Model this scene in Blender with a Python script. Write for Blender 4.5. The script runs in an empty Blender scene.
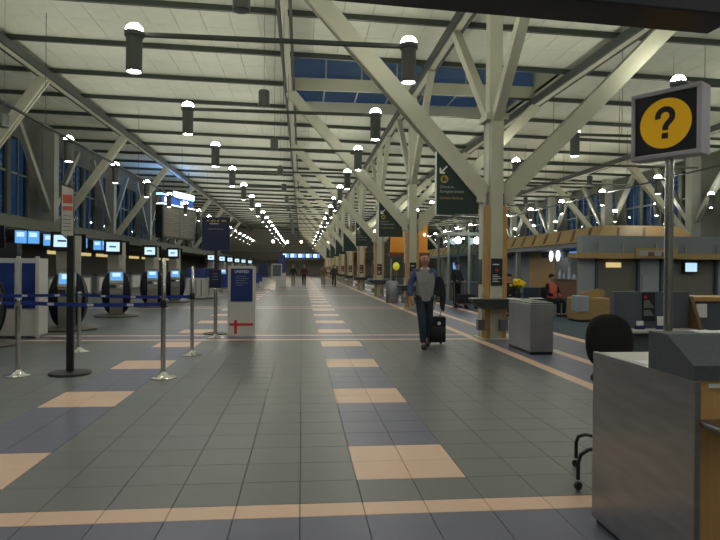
import bpy, bmesh, math, random
from mathutils import Vector, Matrix, Euler
random.seed(7)
scene = bpy.context.scene
COL = scene.collection
PI = math.pi

# ------------------------------------------------------------------ camera
cam_d = bpy.data.cameras.new('camera'); cam = bpy.data.objects.new('camera', cam_d); COL.objects.link(cam)
cam_d.sensor_width = 36.0; cam_d.lens = 592 / 720 * 36.0; cam_d.clip_start = 0.05; cam_d.clip_end = 400
CAM_H, YAW, PITCH, ROLL = 1.51, 0.098, 0.0031, 0.008
cam.matrix_world = (Matrix.Translation((0, 0, CAM_H)) @ Matrix.Rotation(-YAW, 4, 'Z')
                    @ Matrix.Rotation(PI / 2 - PITCH, 4, 'X') @ Matrix.Rotation(ROLL, 4, 'Z'))
scene.camera = cam

# ------------------------------------------------------------------ world: deep blue dusk sky, even all round
w = bpy.data.worlds.new('dusk'); scene.world = w; w.use_nodes = True
bg = w.node_tree.nodes['Background']; bg.inputs[0].default_value = (0.16, 0.34, 0.80, 1); bg.inputs[1].default_value = 0.06
scene.view_settings.view_transform = 'Standard'; scene.view_settings.look = 'None'
scene.view_settings.gamma = 1.0; scene.view_settings.use_curve_mapping = False
scene.view_settings.exposure = 1.1
DOME_L, LENS_L = 58.0, 85.0           # radiance of the pendant lamps' domes and lenses

# ------------------------------------------------------------------ materials
M = {}
def mat(name, col, rough=0.55, metal=0.0, var=0.0, scale=6.0, bump=0.0, emit=None, es=0.0, spec=0.5, stretch=None, alpha=None):
    m = bpy.data.materials.new(name); m.use_nodes = True
    nt = m.node_tree; b = nt.nodes['Principled BSDF']
    b.inputs['Base Color'].default_value = (*col, 1); b.inputs['Roughness'].default_value = rough
    b.inputs['Metallic'].default_value = metal; b.inputs['Specular IOR Level'].default_value = spec
    if var or bump:
        tc = nt.nodes.new('ShaderNodeTexCoord'); mp = nt.nodes.new('ShaderNodeMapping')
        nt.links.new(tc.outputs['Object'], mp.inputs['Vector'])
        if stretch: mp.inputs['Scale'].default_value = stretch
        n = nt.nodes.new('ShaderNodeTexNoise'); n.inputs['Scale'].default_value = scale; n.inputs['Detail'].default_value = 4
        nt.links.new(mp.outputs['Vector'], n.inputs['Vector'])
        if var:
            r = nt.nodes.new('ShaderNodeMapRange')
            r.inputs['From Min'].default_value = 0.25; r.inputs['From Max'].default_value = 0.75
            r.inputs['To Min'].default_value = 1 - var; r.inputs['To Max'].default_value = 1 + var
            nt.links.new(n.outputs['Fac'], r.inputs['Value'])
            mx = nt.nodes.new('ShaderNodeMix'); mx.data_type = 'RGBA'; mx.blend_type = 'MULTIPLY'; mx.inputs['Factor'].default_value = 1
            mx.inputs['A'].default_value = (*col, 1)
            nt.links.new(r.outputs['Result'], mx.inputs['B']); nt.links.new(mx.outputs['Result'], b.inputs['Base Color'])
        if bump:
            bp = nt.nodes.new('ShaderNodeBump'); bp.inputs['Strength'].default_value = bump; bp.inputs['Distance'].default_value = 0.01
            nt.links.new(n.outputs['Fac'], bp.inputs['Height']); nt.links.new(bp.outputs['Normal'], b.inputs['Normal'])
    if emit:
        b.inputs['Emission Color'].default_value = (*emit, 1); b.inputs['Emission Strength'].default_value = es
    M[name] = m
    return m
def tilemat(name, col, rough, var):
    m = mat(name, col, rough); nt = m.node_tree; b = nt.nodes['Principled BSDF']
    g = nt.nodes.new('ShaderNodeNewGeometry'); s = nt.nodes.new('ShaderNodeVectorMath'); s.operation = 'SNAP'
    s.inputs[1].default_value = (0.4, 0.4, 10)
    ad = nt.nodes.new('ShaderNodeVectorMath'); ad.operation = 'ADD'; ad.inputs[1].default_value = (0, -4.2, 5)
    wn = nt.nodes.new('ShaderNodeTexWhiteNoise'); n = nt.nodes.new('ShaderNodeTexNoise')
    n.inputs['Scale'].default_value = 9; n.inputs['Detail'].default_value = 6
    nt.links.new(g.outputs['Position'], ad.inputs[0]); nt.links.new(ad.outputs[0], s.inputs[0])
    nt.links.new(s.outputs[0], wn.inputs['Vector']); nt.links.new(g.outputs['Position'], n.inputs['Vector'])
    av = nt.nodes.new('ShaderNodeMath'); av.operation = 'ADD'
    nt.links.new(wn.outputs['Value'], av.inputs[0]); nt.links.new(n.outputs['Fac'], av.inputs[1])
    r = nt.nodes.new('ShaderNodeMapRange'); r.inputs['From Max'].default_value = 2
    r.inputs['To Min'].default_value = 1 - var; r.inputs['To Max'].default_value = 1 + var
    nt.links.new(av.outputs[0], r.inputs['Value'])
    mx = nt.nodes.new('ShaderNodeMix'); mx.data_type = 'RGBA'; mx.blend_type = 'MULTIPLY'; mx.inputs['Factor'].default_value = 1
    mx.inputs['A'].default_value = (*col, 1); nt.links.new(r.outputs['Result'], mx.inputs['B'])
    nt.links.new(mx.outputs['Result'], b.inputs['Base Color'])
tilemat('tile_grey', (0.138, 0.146, 0.148), 0.42, 0.07)
tilemat('tile_blue', (0.125, 0.128, 0.200), 0.42, 0.09)
tilemat('tile_cream', (0.77, 0.52, 0.375), 0.45, 0.07)
mat('grout', (0.085, 0.085, 0.088), 0.8)
mat('carpet', (0.055, 0.085, 0.115), 0.95, var=0.25, scale=40, bump=0.3)
mat('panel', (0.66, 0.685, 0.57), 0.7, var=0.05, scale=3)
mat('deck', (0.20, 0.21, 0.17), 0.9)
mat('purlin', (0.045, 0.055, 0.045), 0.5)
mat('steel_cream', (0.50, 0.50, 0.39), 0.5, var=0.05, scale=2)
mat('steel_grey', (0.30, 0.31, 0.27), 0.5, var=0.06, scale=2)
mat('rail', (0.05, 0.06, 0.055), 0.5)
mat('lamp_body', (0.10, 0.112, 0.10), 0.45, metal=0.2)
mat('dome', (0.9, 0.92, 0.9), 0.4, emit=(1.0, 0.98, 0.84), es=DOME_L)
mat('lens', (0.9, 0.92, 0.95), 0.4, emit=(1.0, 0.98, 0.92), es=LENS_L)
mat('warm_globe', (0.9, 0.7, 0.4), 0.4, emit=(1.0, 0.62, 0.28), es=12)
mat('wood', (0.50, 0.29, 0.10), 0.45, var=0.22, scale=5, stretch=(9, 9, 0.7))
mat('wood_desk', (0.58, 0.34, 0.13), 0.5, var=0.08, scale=4, stretch=(9, 9, 0.7)); mat('wood_light', (0.40, 0.27, 0.11), 0.5, var=0.16, scale=5, stretch=(1, 8, 8))
mat('wood_slot', (0.13, 0.075, 0.03), 0.6)
mat('wood_red', (0.20, 0.075, 0.04), 0.5, var=0.2, scale=4)
mat('steel', (0.40, 0.40, 0.40), 0.34, metal=1.0, var=0.16, scale=3, stretch=(1, 1, 6))
mat('steel_dark', (0.26, 0.27, 0.28), 0.38, metal=1.0, var=0.12, scale=4)
mat('chrome', (0.68, 0.67, 0.64), 0.22, metal=1.0)
mat('bin_steel', (0.36, 0.37, 0.40), 0.42, metal=0.85, var=0.1, scale=3)
mat('black', (0.012, 0.012, 0.014), 0.5)
mat('black_fabric', (0.010, 0.010, 0.012), 0.92, var=0.3, scale=60, bump=0.2)
mat('hood', (0.085, 0.095, 0.115), 0.75, var=0.12, scale=50, bump=0.1)
mat('sign_navy', (0.012, 0.016, 0.026), 0.45)
mat('sign_frame', (0.52, 0.50, 0.58), 0.5)
mat('sign_yellow', (0.80, 0.46, 0.015), 0.5, emit=(0.80, 0.42, 0.0), es=0.10)
mat('sign_green', (0.010, 0.028, 0.024), 0.5)
mat('sign_white', (0.75, 0.78, 0.74), 0.6)
mat('sign_gold', (0.40, 0.28, 0.03), 0.6); mat('sign_grey', (0.35, 0.38, 0.36), 0.6); mat('shelf_dark', (0.03, 0.033, 0.035), 0.5)
mat('paper', (0.80, 0.80, 0.84), 0.7)
mat('poster_blue', (0.012, 0.03, 0.16), 0.35)
mat('poster_dark', (0.006, 0.012, 0.06), 0.4)
mat('white_laminate', (0.55, 0.54, 0.50), 0.5, var=0.04, scale=2)
mat('red_cross', (0.55, 0.02, 0.03), 0.6)
mat('belt', (0.012, 0.035, 0.26), 0.6)
mat('belt_tag', (0.62, 0.63, 0.66), 0.6)
mat('kiosk_grey', (0.20, 0.20, 0.18), 0.4, metal=0.3, var=0.06)
mat('kiosk_arm', (0.36, 0.35, 0.30), 0.4, metal=0.3)
mat('kiosk_navy', (0.008, 0.009, 0.016), 0.6, spec=0.2)
mat('kiosk_base', (0.12, 0.11, 0.09), 0.5)
mat('screen_blue', (0.1, 0.3, 0.6), 0.3, emit=(0.10, 0.36, 0.85), es=0.42)
mat('screen_pale', (0.5, 0.6, 0.7), 0.3, emit=(0.50, 0.78, 1.0), es=0.44)
mat('screen_deep', (0.02, 0.08, 0.4), 0.3, emit=(0.03, 0.14, 0.60), es=0.22)
mat('screen_amber', (0.12, 0.10, 0.06), 0.3, emit=(0.50, 0.40, 0.2), es=0.03)
mat('light_box', (0.9, 0.9, 0.9), 0.4, emit=(0.80, 0.92, 1.0), es=1.3)
mat('light_box_blue', (0.2, 0.4, 0.9), 0.4, emit=(0.10, 0.35, 1.0), es=7)
mat('strip_warm', (0.9, 0.8, 0.5), 0.4, emit=(0.95, 0.72, 0.30), es=0.3)
mat('oval_light', (0.9, 0.9, 0.9), 0.4, emit=(0.85, 0.95, 1.0), es=2.0)
mat('shop_orange', (0.75, 0.30, 0.03), 0.6, emit=(0.75, 0.28, 0.02), es=0.04)
mat('wall_green', (0.125, 0.135, 0.11), 0.8, var=0.06, scale=1)
mat('wall_end', (0.34, 0.34, 0.30), 0.8, var=0.06, scale=1); mat('wall_dark', (0.11, 0.11, 0.095), 0.8, var=0.08, scale=1)
mat('wall_grey', (0.16, 0.18, 0.19), 0.7, var=0.05, scale=1)
mat('booth_grey', (0.21, 0.24, 0.27), 0.6, var=0.05, scale=2)
mat('booth_light', (0.36, 0.40, 0.45), 0.6, var=0.05, scale=2)
mat('booth_taupe', (0.20, 0.19, 0.165), 0.7, var=0.05, scale=2)
mat('counter_grey', (0.085, 0.10, 0.125), 0.55, var=0.06, scale=3)
mat('mullion', (0.20, 0.22, 0.20), 0.5)
mat('skin', (0.50, 0.22, 0.15), 0.6); mat('hair_grey', (0.25, 0.20, 0.17), 0.9); mat('hair_dark', (0.02, 0.015, 0.012), 0.9)
mat('eye', (0.02, 0.02, 0.02), 0.3)
mat('sweater', (0.27, 0.27, 0.27), 0.9, var=0.12, scale=25); mat('sleeve_blue', (0.055, 0.085, 0.20), 0.9, var=0.15, scale=25)
mat('collar', (0.62, 0.62, 0.62), 0.9); mat('jeans', (0.022, 0.034, 0.055), 0.9, var=0.2, scale=20)
mat('coat', (0.015, 0.017, 0.024), 0.9, var=0.2, scale=15)
mat('maroon', (0.06, 0.015, 0.02), 0.9); mat('olive', (0.14, 0.11, 0.045), 0.9); mat('tan', (0.26, 0.22, 0.15), 0.9)
mat('coral', (0.60, 0.13, 0.09), 0.9); mat('charcoal', (0.03, 0.03, 0.035), 0.9)
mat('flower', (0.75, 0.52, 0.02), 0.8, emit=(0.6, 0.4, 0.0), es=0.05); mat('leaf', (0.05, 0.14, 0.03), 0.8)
mat('lime', (0.35, 0.55, 0.05), 0.6); mat('chair_blue', (0.02, 0.035, 0.06), 0.6); mat('red', (0.45, 0.015, 0.015), 0.4)
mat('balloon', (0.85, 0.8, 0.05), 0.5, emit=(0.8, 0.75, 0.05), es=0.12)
g = bpy.data.materials.new('glass'); g.use_nodes = True; M['glass'] = g
nt = g.node_tree; nt.nodes.remove(nt.nodes['Principled BSDF'])
tr = nt.nodes.new('ShaderNodeBsdfTransparent'); tr.inputs[0].default_value = (0.62, 0.74, 0.78, 1)
gl = nt.nodes.new('ShaderNodeBsdfGlossy'); gl.inputs['Roughness'].default_value = 0.06; gl.inputs['Color'].default_value = (0.8, 0.85, 0.85, 1)
mxs = nt.nodes.new('ShaderNodeMixShader'); mxs.inputs[0].default_value = 0.10
nt.links.new(tr.outputs[0], mxs.inputs[1]); nt.links.new(gl.outputs[0], mxs.inputs[2])
nt.links.new(mxs.outputs[0], nt.nodes['Material Output'].inputs[0])

# ------------------------------------------------------------------ mesh helpers
class MB:
    def __init__(s): s.bm = bmesh.new()
    def box(s, x0, x1, y0, y1, z0, z1, mtx=None, bevel=0):
        v = [s.bm.verts.new((x, y, z)) for x in (x0, x1) for y in (y0, y1) for z in (z0, z1)]
        fs = [s.bm.faces.new([v[i] for i in q]) for q in ((0, 1, 3, 2), (4, 6, 7, 5), (0, 4, 5, 1), (2, 3, 7, 6), (0, 2, 6, 4), (1, 5, 7, 3))]
        if mtx is not None: bmesh.ops.transform(s.bm, matrix=mtx, verts=v)
        if bevel:
            es = list({e for f in fs for e in f.edges})
            bmesh.ops.bevel(s.bm, geom=es, offset=bevel, segments=2, affect='EDGES', profile=0.5)
        return s
    def bar(s, a, b, wd, dp, up=(0, 1, 0)):
        a, b = Vector(a), Vector(b); d = (b - a).normalized(); u = Vector(up); sd = d.cross(u).normalized(); u = sd.cross(d).normalized()
        v = [s.bm.verts.new(p + sd * i * wd / 2 + u * j * dp / 2) for p in (a, b) for i, j in ((-1, -1), (1, -1), (1, 1), (-1, 1))]
        for q in ((0, 3, 2, 1), (4, 5, 6, 7), (0, 1, 5, 4), (1, 2, 6, 5), (2, 3, 7, 6), (3, 0, 4, 7)): s.bm.faces.new([v[i] for i in q])
        return s
    def prism(s, pts, t, mtx=None):           # polygon in local XZ, extruded along Y by t (from -t/2 to t/2)
        a = [s.bm.verts.new((x, -t / 2, z)) for x, z in pts]; b = [s.bm.verts.new((x, t / 2, z)) for x, z in pts]
        s.bm.faces.new(a); s.bm.faces.new(b[::-1]); n = len(pts)
        for i in range(n): s.bm.faces.new((a[i], b[i], b[(i + 1) % n], a[(i + 1) % n]))
        if mtx is not None: bmesh.ops.transform(s.bm, matrix=mtx, verts=a + b)
        return s
    def lathe(s, prof, seg=16, c=(0, 0, 0), close=True):
        rings = []
        for r, z in prof:
            rings.append([s.bm.verts.new((c[0] + r * math.cos(2 * PI * k / seg), c[1] + r * math.sin(2 * PI * k / seg), c[2] + z)) for k in range(seg)] if r > 1e-5
                         else [s.bm.verts.new((c[0], c[1], c[2] + z))])
        for p, q in zip(rings, rings[1:]):
            for k in range(seg):
                k2 = (k + 1) % seg
                f = [p[k % len(p)], p[k2 % len(p)], q[k2 % len(q)], q[k % len(q)]]
                f = list(dict.fromkeys(f))
                if len(f) > 2: s.bm.faces.new(f)
        if close:
            for p in (rings[0], rings[-1]):
                if len(p) > 2: s.bm.faces.new(p)
        return s
    def tube(s, pts, r, seg=10):
        pts = [Vector(p) for p in pts]; rings = []; n0 = None
        for i, p in enumerate(pts):
            d = (pts[min(i + 1, len(pts) - 1)] - pts[max(i - 1, 0)]).normalized()
            if n0 is None: n0 = d.orthogonal().normalized()
            n0 = (n0 - d * n0.dot(d)).normalized(); b = d.cross(n0)
            rr = r[i] if isinstance(r, (list, tuple)) else r
            rings.append([s.bm.verts.new(p + (n0 * math.cos(2 * PI * k / seg) + b * math.sin(2 * PI * k / seg)) * rr) for k in range(seg)])
        for p, q in zip(rings, rings[1:]):
            for k in range(seg): s.bm.faces.new((p[k], p[(k + 1) % seg], q[(k + 1) % seg], q[k]))
        s.bm.faces.new(rings[0][::-1]); s.bm.faces.new(rings[-1]); return s
    def ball(s, c, r, u=12, v=8):
        rx = r if isinstance(r, (tuple, list)) else (r, r, r)
        bmesh.ops.create_uvsphere(s.bm, u_segments=u, v_segments=v, radius=1, matrix=Matrix.Translation(c) @ Matrix.Diagonal((*rx, 1))); return s
    def strip(s, sec, width):                  # closed profile in YZ, extruded along X centred
        return s.prism([(y, z) for y, z in sec], width, Matrix.Rotation(PI / 2, 4, 'Z'))
    def mesh(s, name, m, smooth=False):
        bmesh.ops.recalc_face_normals(s.bm, faces=s.bm.faces[:])
        me = bpy.data.meshes.new(name); s.bm.to_mesh(me); s.bm.free(); me.materials.append(M[m])
        if smooth:
            me.polygons.foreach_set('use_smooth', [True] * len(me.polygons)); me.set_sharp_from_angle(angle=math.radians(40))
        return me
    def build(s, name, m, parent=None, smooth=False, loc=None):
        o = bpy.data.objects.new(name, s.mesh(name, m, smooth)); COL.objects.link(o)
        if parent: o.parent = parent
        if loc: o.location = loc
        return o
def link(name, me, parent=None, loc=(0, 0, 0), rot=None):
    o = bpy.data.objects.new(name, me); COL.objects.link(o); o.parent = parent; o.location = loc
    if rot: o.rotation_euler = rot
    return o
def tag(o, label, cat, group=None, kind=None):
    o['label'] = label; o['category'] = cat
    if group: o['group'] = group
    if kind: o['kind'] = kind
    return o
def thing(name, label, cat, loc=(0, 0, 0), rz=0, group=None, kind=None):
    o = bpy.data.objects.new(name, None); COL.objects.link(o); o.location = loc; o.rotation_euler = (0, 0, rz); o.empty_display_size = 0.2
    return tag(o, label, cat, group, kind)
def kids(o): return [c for c in bpy.data.objects if c.parent == o]
TREE = {}
def copy_tree(o, loc=None, rz=None, label=None, group=None, parent=None, drop=()):
    if o.name not in TREE: TREE[o.name] = list(o.children)
    c = o.copy(); COL.objects.link(c)
    if parent: c.parent = parent
    for ch in TREE[o.name]:
        if ch.name.split('.')[0] not in drop: copy_tree(ch, parent=c, drop=drop)
    if loc is not None: c.location = loc
    if rz is not None: c.rotation_euler = (0, 0, rz)
    if label: c['label'] = label
    if group: c['group'] = group
    return c
def text(body, size, m, parent, mtx, align='LEFT', thick=0.002, name='lettering', bold=0.0):
    cu = bpy.data.curves.new(name, 'FONT'); cu.body = body; cu.size = size; cu.extrude = thick; cu.align_x = align; cu.offset = bold
    cu.resolution_u = 3
    t = bpy.data.objects.new(name, cu); COL.objects.link(t)
    dg = bpy.context.evaluated_depsgraph_get(); me = bpy.data.meshes.new_from_object(t.evaluated_get(dg))
    bpy.data.objects.remove(t); bpy.data.curves.remove(cu)
    me.transform(mtx); me.materials.clear(); me.materials.append(M[m])
    return link(name, me, parent)
FRONT = Matrix.Rotation(PI / 2, 4, 'X')      # text plane turned upright, facing -Y
def FT(x, y, z): return Matrix.Translation((x, y, z)) @ FRONT
def screen_area(x, y, z, a):                   # rough picture area of a small patch, 0 when out of frame (only picks WHICH pieces become objects)
    c, s = math.cos(YAW), math.sin(YAW); xc = x * c - y * s; d = x * s + y * c
    if d < 0.6: return 0
    u, v = 592 * xc / d, 592 * (z - CAM_H) / d
    if abs(u) > 375 or abs(v) > 285: return 0
    return a * abs(z - CAM_H) / d ** 3

# ------------------------------------------------------------------ floor
Y0, Y1 = -6.0, 112.0
floor = MB().box(-18, 24, Y0 - 6, Y1 + 6, -0.3, -0.012).build('floor', 'grout')
tag(floor, 'large grey and blue tiled hall floor with cream tile blocks and bands', 'floor', kind='structure')
xs = [-18 + 0.4 * i for i in range(54)] + [3.65, 3.85, 4.225, 4.6, 4.8, 5.15, 5.5, 5.85, 6.1]
ys = []                                     # (y0, y1, kind) rows, 9.6 m module
for n in range(-1, 12):
    b = 3.6 + 9.6 * n
    rows = [(b, b + .2, 'band'), (b + .2, b + .6, 'grey')]
    for q in range(4):
        y = b + .6 + 2.4 * q
        rows += [(y, y + .4, 'block'), (y + .4, y + .8, 'block')]
        if q < 3: rows += [(y + .8 + .4 * i, y + 1.2 + .4 * i, 'path') for i in range(4)]
    rows += [(b + 8.6, b + 8.8, 'path'), (b + 8.8, b + 9.0, 'band'), (b + 9.0, b + 9.6, 'blue')]
    ys += rows
pieces = []
for (ya, yb, k) in ys:
    for xa, xb in zip(xs, xs[1:]):
        xm = (xa + xb) / 2
        on_path = (-2.81 < xm < -1.99) or (0.39 < xm < 1.21)
        if 3.65 < xm < 3.85 or 4.6 < xm < 4.8 or 5.85 < xm < 6.1: c = 'tile_cream'
        elif k == 'band': c = 'tile_cream'
        elif k == 'blue': c = 'tile_blue'
        elif 3.85 < xm < 5.85: c = 'tile_blue'
        elif on_path and k == 'block': c = 'tile_cream'
        elif on_path and k == 'path': c = 'tile_blue'
        else: c = 'tile_grey'
        if k == 'band' and xm > 3.85 and not (4.6 < xm < 4.8 or 5.85 < xm < 6.1): c = 'tile_blue'
        pieces.append((screen_area(xm, (ya + yb) / 2, 0, (xb - xa) * (yb - ya)), xa, xb, ya, yb, c))
pieces.sort(key=lambda p: -p[0])
tm = {}
G2 = 0.0018
for a, xa, xb, ya, yb, c in pieces[:300]:
    key = (round(xb - xa, 3), round(yb - ya, 3), c)
    if key not in tm:
        hx, hy = key[0] / 2 - G2, key[1] / 2 - G2
        b = MB(); e = 0.002
        v = [b.bm.verts.new(p) for p in ((-hx, -hy, -.011), (hx, -hy, -.011), (hx, hy, -.011), (-hx, hy, -.011),
                                         (-hx, -hy, -e), (hx, -hy, -e), (hx, hy, -e), (-hx, hy, -e),
                                         (-hx + e, -hy + e, 0), (hx - e, -hy + e, 0), (hx - e, hy - e, 0), (-hx + e, hy - e, 0))]
        for r in (0, 4):
            for i in range(4): b.bm.faces.new((v[r + i], v[r + (i + 1) % 4], v[r + 4 + (i + 1) % 4], v[r + 4 + i]))
        b.bm.faces.new(v[8:12]); b.bm.faces.new(v[3::-1])
        tm[key] = b.mesh('floor_tile', c)
    link('floor_tile', tm[key], floor, ((xa + xb) / 2, (ya + yb) / 2, 0))
for c in ('tile_grey', 'tile_blue', 'tile_cream'):
    V, F = [], []
    for a, xa, xb, ya, yb, cc in pieces[300:]:
        if cc != c: continue
        i = len(V)
        V += [(xa + G2, ya + G2, 0), (xb - G2, ya + G2, 0), (xb - G2, yb - G2, 0), (xa + G2, yb - G2, 0)]
        V += [(x, y, -.011) for x, y, z in V[i:i + 4]]
        F += [(i, i + 1, i + 2, i + 3)] + [(i + j, i + 4 + j, i + 4 + (j + 1) % 4, i + (j + 1) % 4) for j in range(4)]
    me = bpy.data.meshes.new('floor_tile_field'); me.from_pydata(V, [], F); me.materials.append(M[c])
    link('floor_tile_field', me, floor)['kind'] = 'stuff'
tag(MB().box(6.1, 23.6, -12, 112, -0.012, 0.004).build('carpet', 'carpet'), 'dark blue carpet of the shop and seating side', 'carpet', kind='structure')

# ------------------------------------------------------------------ ceiling: deck, panels, purlins, beams
SL = 0.02
def zb(x): return 8.05 - SL * (x + 0.5)        # underside of the long beams
def zp(x): return zb(x) + 0.34                 # underside of the purlins
TILT = math.atan(SL)
CX0, CX1 = -13.3, 22.9
def sloped(b, x0, x1, y0, y1, lift, th):       # slab following the roof fall
    v = [b.bm.verts.new((x, y, zp(x) + lift + t)) for x in (x0, x1) for y in (y0, y1) for t in (0, th)]
    for q in ((0, 1, 3, 2), (4, 6, 7, 5), (0, 4, 5, 1), (2, 3, 7, 6), (0, 2, 6, 4), (1, 5, 7, 3)): b.bm.faces.new([v[i] for i in q])
OPEN_X0, OPEN_X1, OPEN_Y0, OPEN_Y1 = -0.5, 9.1, 19.6, 26.0
b = MB()
sloped(b, CX0 - 1, CX1 + 1, -12, OPEN_Y0, 0.26, 0.1); sloped(b, CX0 - 1, CX1 + 1, OPEN_Y1, 112, 0.26, 0.1)
sloped(b, CX0 - 1, OPEN_X0, OPEN_Y0, OPEN_Y1, 0.26, 0.1); sloped(b, OPEN_X1, CX1 + 1, OPEN_Y0, OPEN_Y1, 0.26, 0.1)
ceiling = b.build('ceiling', 'deck'); tag(ceiling, 'pale panelled hall ceiling with dark cross purlins and long beams', 'ceiling', kind='structure')
pur_y = [13.2 + 3.2 * n for n in range(-7, 31)]
cells = []
for ya in pur_y[:-1]:
    for j in range(2):
        yc = ya + 0.8 + 1.6 * j
        for i in range(-17, 30):
            xc = -0.1 + 0.8 * i
            if not (CX0 < xc < CX1): continue
            if OPEN_X0 < xc < OPEN_X1 and OPEN_Y0 < yc < OPEN_Y1: continue
            cells.append((screen_area(xc, yc, zp(xc), 1.28), xc, yc))
cells.sort(key=lambda p: -p[0])
pm = MB().box(-.394, .394, -.792, .792, 0, .03, bevel=0.006).mesh('ceiling_panel', 'panel')
for a, x, y in cells[:300]:
    link('ceiling_panel', pm, ceiling, (x, y, zp(x) + 0.2), (0, TILT, 0))
V, F = [], []
for a, x, y in cells[300:]:
    i = len(V)
    for dx, dy in ((-.394, -.792), (.394, -.792), (.394, .792), (-.394, .792)):
        V.append((x + dx, y + dy, zp(x + dx) + 0.2)); 
    V += [(p[0], p[1], p[2] + .03) for p in V[i:i + 4]]
    F += [(i + 3, i + 2, i + 1, i)] + [(i + j, i + (j + 1) % 4, i + 4 + (j + 1) % 4, i + 4 + j) for j in range(4)]
me = bpy.data.meshes.new('ceiling_panel_field'); me.from_pydata(V, [], F); me.materials.append(M['panel'])
link('ceiling_panel_field', me, ceiling)['kind'] = 'stuff'
b = MB(); sloped(b, CX0, CX1, -.055, .055, 0.04, 0.15); pum = b.mesh('purlin', 'purlin')
for y in pur_y: link('purlin', pum, ceiling, (0, y, 0))
for bx in (-9.2, -0.5, 4.15, 9.0, 18.2):
    z = zb(bx)
    MB().box(bx - .09, bx + .09, -4, 110, z, z + .05).box(bx - .03, bx + .03, -4, 110, z + .05, z + .33).build('beam', 'steel_cream', ceiling)
    for s in (-1, 1):
        MB().box(bx + s * .155 - .04, bx + s * .155 + .04, -4, 110, z + .0, z + .26).build('beam_rail', 'rail', ceiling)

# skylight wells (two bays), each a structure of its own
def skylight(n, ya, yb, label, tall):
    zt = zp(4.3) + 0.26
    r = thing('window_%d' % n, label, 'skylight', (0, 0, 0), kind='structure')
    top = zt + (1.35 if tall else .24)
    MB().box(OPEN_X0, OPEN_X1, yb - .12, yb - .02, zt - .26, zt + .2).build('fascia', 'steel_cream', r)
    MB().box(OPEN_X0, OPEN_X1, ya + .02, ya + .12, zt - .1, top).build('fascia', 'steel_cream', r)
    for x in (OPEN_X0 - .08, OPEN_X1): MB().box(x, x + .08, ya + .12, yb - .12, zt - .3, top).build('side_panel', 'steel_cream', r)
    w_ = (OPEN_X1 - OPEN_X0) / 7
    if tall: MB().box(OPEN_X0 - .08, OPEN_X1 + .08, ya + .02, yb - .02, top, top + .06).build('roof_panel', 'panel', r)
    for i in range(7):
        x = OPEN_X0 + w_ * i
        if tall: MB().box(x + .03, x + w_ - .03, yb - .085, yb - .075, zt + .2, top).build('pane', 'glass', r)
        else: MB().box(x + .03, x + w_ - .03, ya + .12, yb - .12, top - .01, top).build('pane', 'glass', r)
    for i in range(8):
        x = OPEN_X0 + w_ * i
        if tall: MB().box(x - .03, x + .03, yb - .11, yb - .05, zt + .2, top).build('mullion', 'steel_grey', r)
        else: MB().box(x - .03, x + .03, ya + .12, yb - .12, top - .05, top + .02).build('mullion', 'steel_grey', r)
skylight(1, 19.6, 22.8, 'roof skylight well with blue dusk panes above the nearer column pair', True)
skylight(2, 22.8, 26.0, 'roof skylight well directly beyond the first skylight', False)

# ------------------------------------------------------------------ side walls and end wall
def wall_side(name, x, sgn, label, n0):
    # solid wall with real window openings: spandrel, head, piers and mid rails
    m = 'wall_green'
    b = MB(); x0, x1 = sorted((x, x + sgn * .25))
    b.box(x0, x1, -12, 112, 3.2, 3.9); b.box(x0, x1, -12, 112, 7.6, 8.9)
    cols = [12.6 + 9.6 * n for n in range(-1, 11)]
    edges = []
    for c in cols:
        for k in range(4): edges.append(c + .75 + k * 2.1)
    prev = -12
    for e in edges:
        b.box(x0, x1, prev, e, 3.9, 7.6); prev = e + 1.75
    b.box(x0, x1, prev, 112, 3.9, 7.6)
    wl = b.build(name, m); tag(wl, label, 'wall', kind='structure')
    n = n0
    for c in cols[1:]:
        r = thing('window_%d' % n, 'four tall dark blue window bays in the %s between wall columns' % ('kiosk-side wall' if sgn < 0 else 'shop-side wall'), 'window', kind='structure',
                  group='tall windows of the ' + ('kiosk-side wall' if sgn < 0 else 'shop-side wall')); n += 1
        xm = x + sgn * .12
        for k in range(4):
            ya = c + .75 + k * 2.1
            for za, zc in ((3.9, 5.9), (5.95, 7.6)):
                MB().box(xm - .01, xm + .01, ya + .02, ya + 1.73, za + .03, zc - .03).build('pane', 'glass', r)
            MB().box(xm - .05, xm + .05, ya, ya + 1.75, 5.88, 5.97).box(xm - .05, xm + .05, ya + .84, ya + .90, 3.9, 5.88).box(xm - .05, xm + .05, ya + .84, ya + .9, 5.97, 7.6).build('window_frame', 'mullion', r)
wall_side('wall_left', -13.6, -1, 'grey green upper wall with tall windows above the check-in desks', 3)
wall_side('wall_right', 23.2, 1, 'grey green upper wall with tall windows on the shop side', 20)
b = MB().box(-14.0, -12.2, -12, 112, 3.05, 3.2).box(-12.45, -12.2, -12, 112, 3.2, 3.62)
tag(b.build('trim_1', 'wall_green'), 'long pale ledge running above the check-in desks', 'ledge', kind='structure')
tag(MB().box(-18.3, -18.001, -12, 112, 0, 3.2).build('wall_check_in', 'wall_dark'), 'dark recessed back wall behind the check-in desks', 'wall', kind='structure')
tag(MB().box(-18.3, -14.0, -12, 112, 3.2, 3.35).build('trim_2', 'wall_dark'), 'dark soffit over the check-in desks', 'ceiling', kind='structure')
tag(MB().box(23.2, 23.5, -12, 112, 0.004, 3.2).build('wall_shops', 'wall_grey'), 'plain grey lower wall behind the shops', 'wall', kind='structure')
tag(MB().box(-18.3, 23.7, -12.3, -12, 0, 9.0).build('wall_sky_block', 'wall_end'), 'unseen pale wall added behind the camera to keep out blue sky light', 'wall', kind='structure')  # unseen wall added behind the camera, cuts the blue cast from the open sky
tag(MB().box(-18.3, 23.7, 112, 112.3, 0, 9.0).build('wall_back', 'wall_end'), 'pale end wall far down the hall', 'wall', kind='structure')

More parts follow.
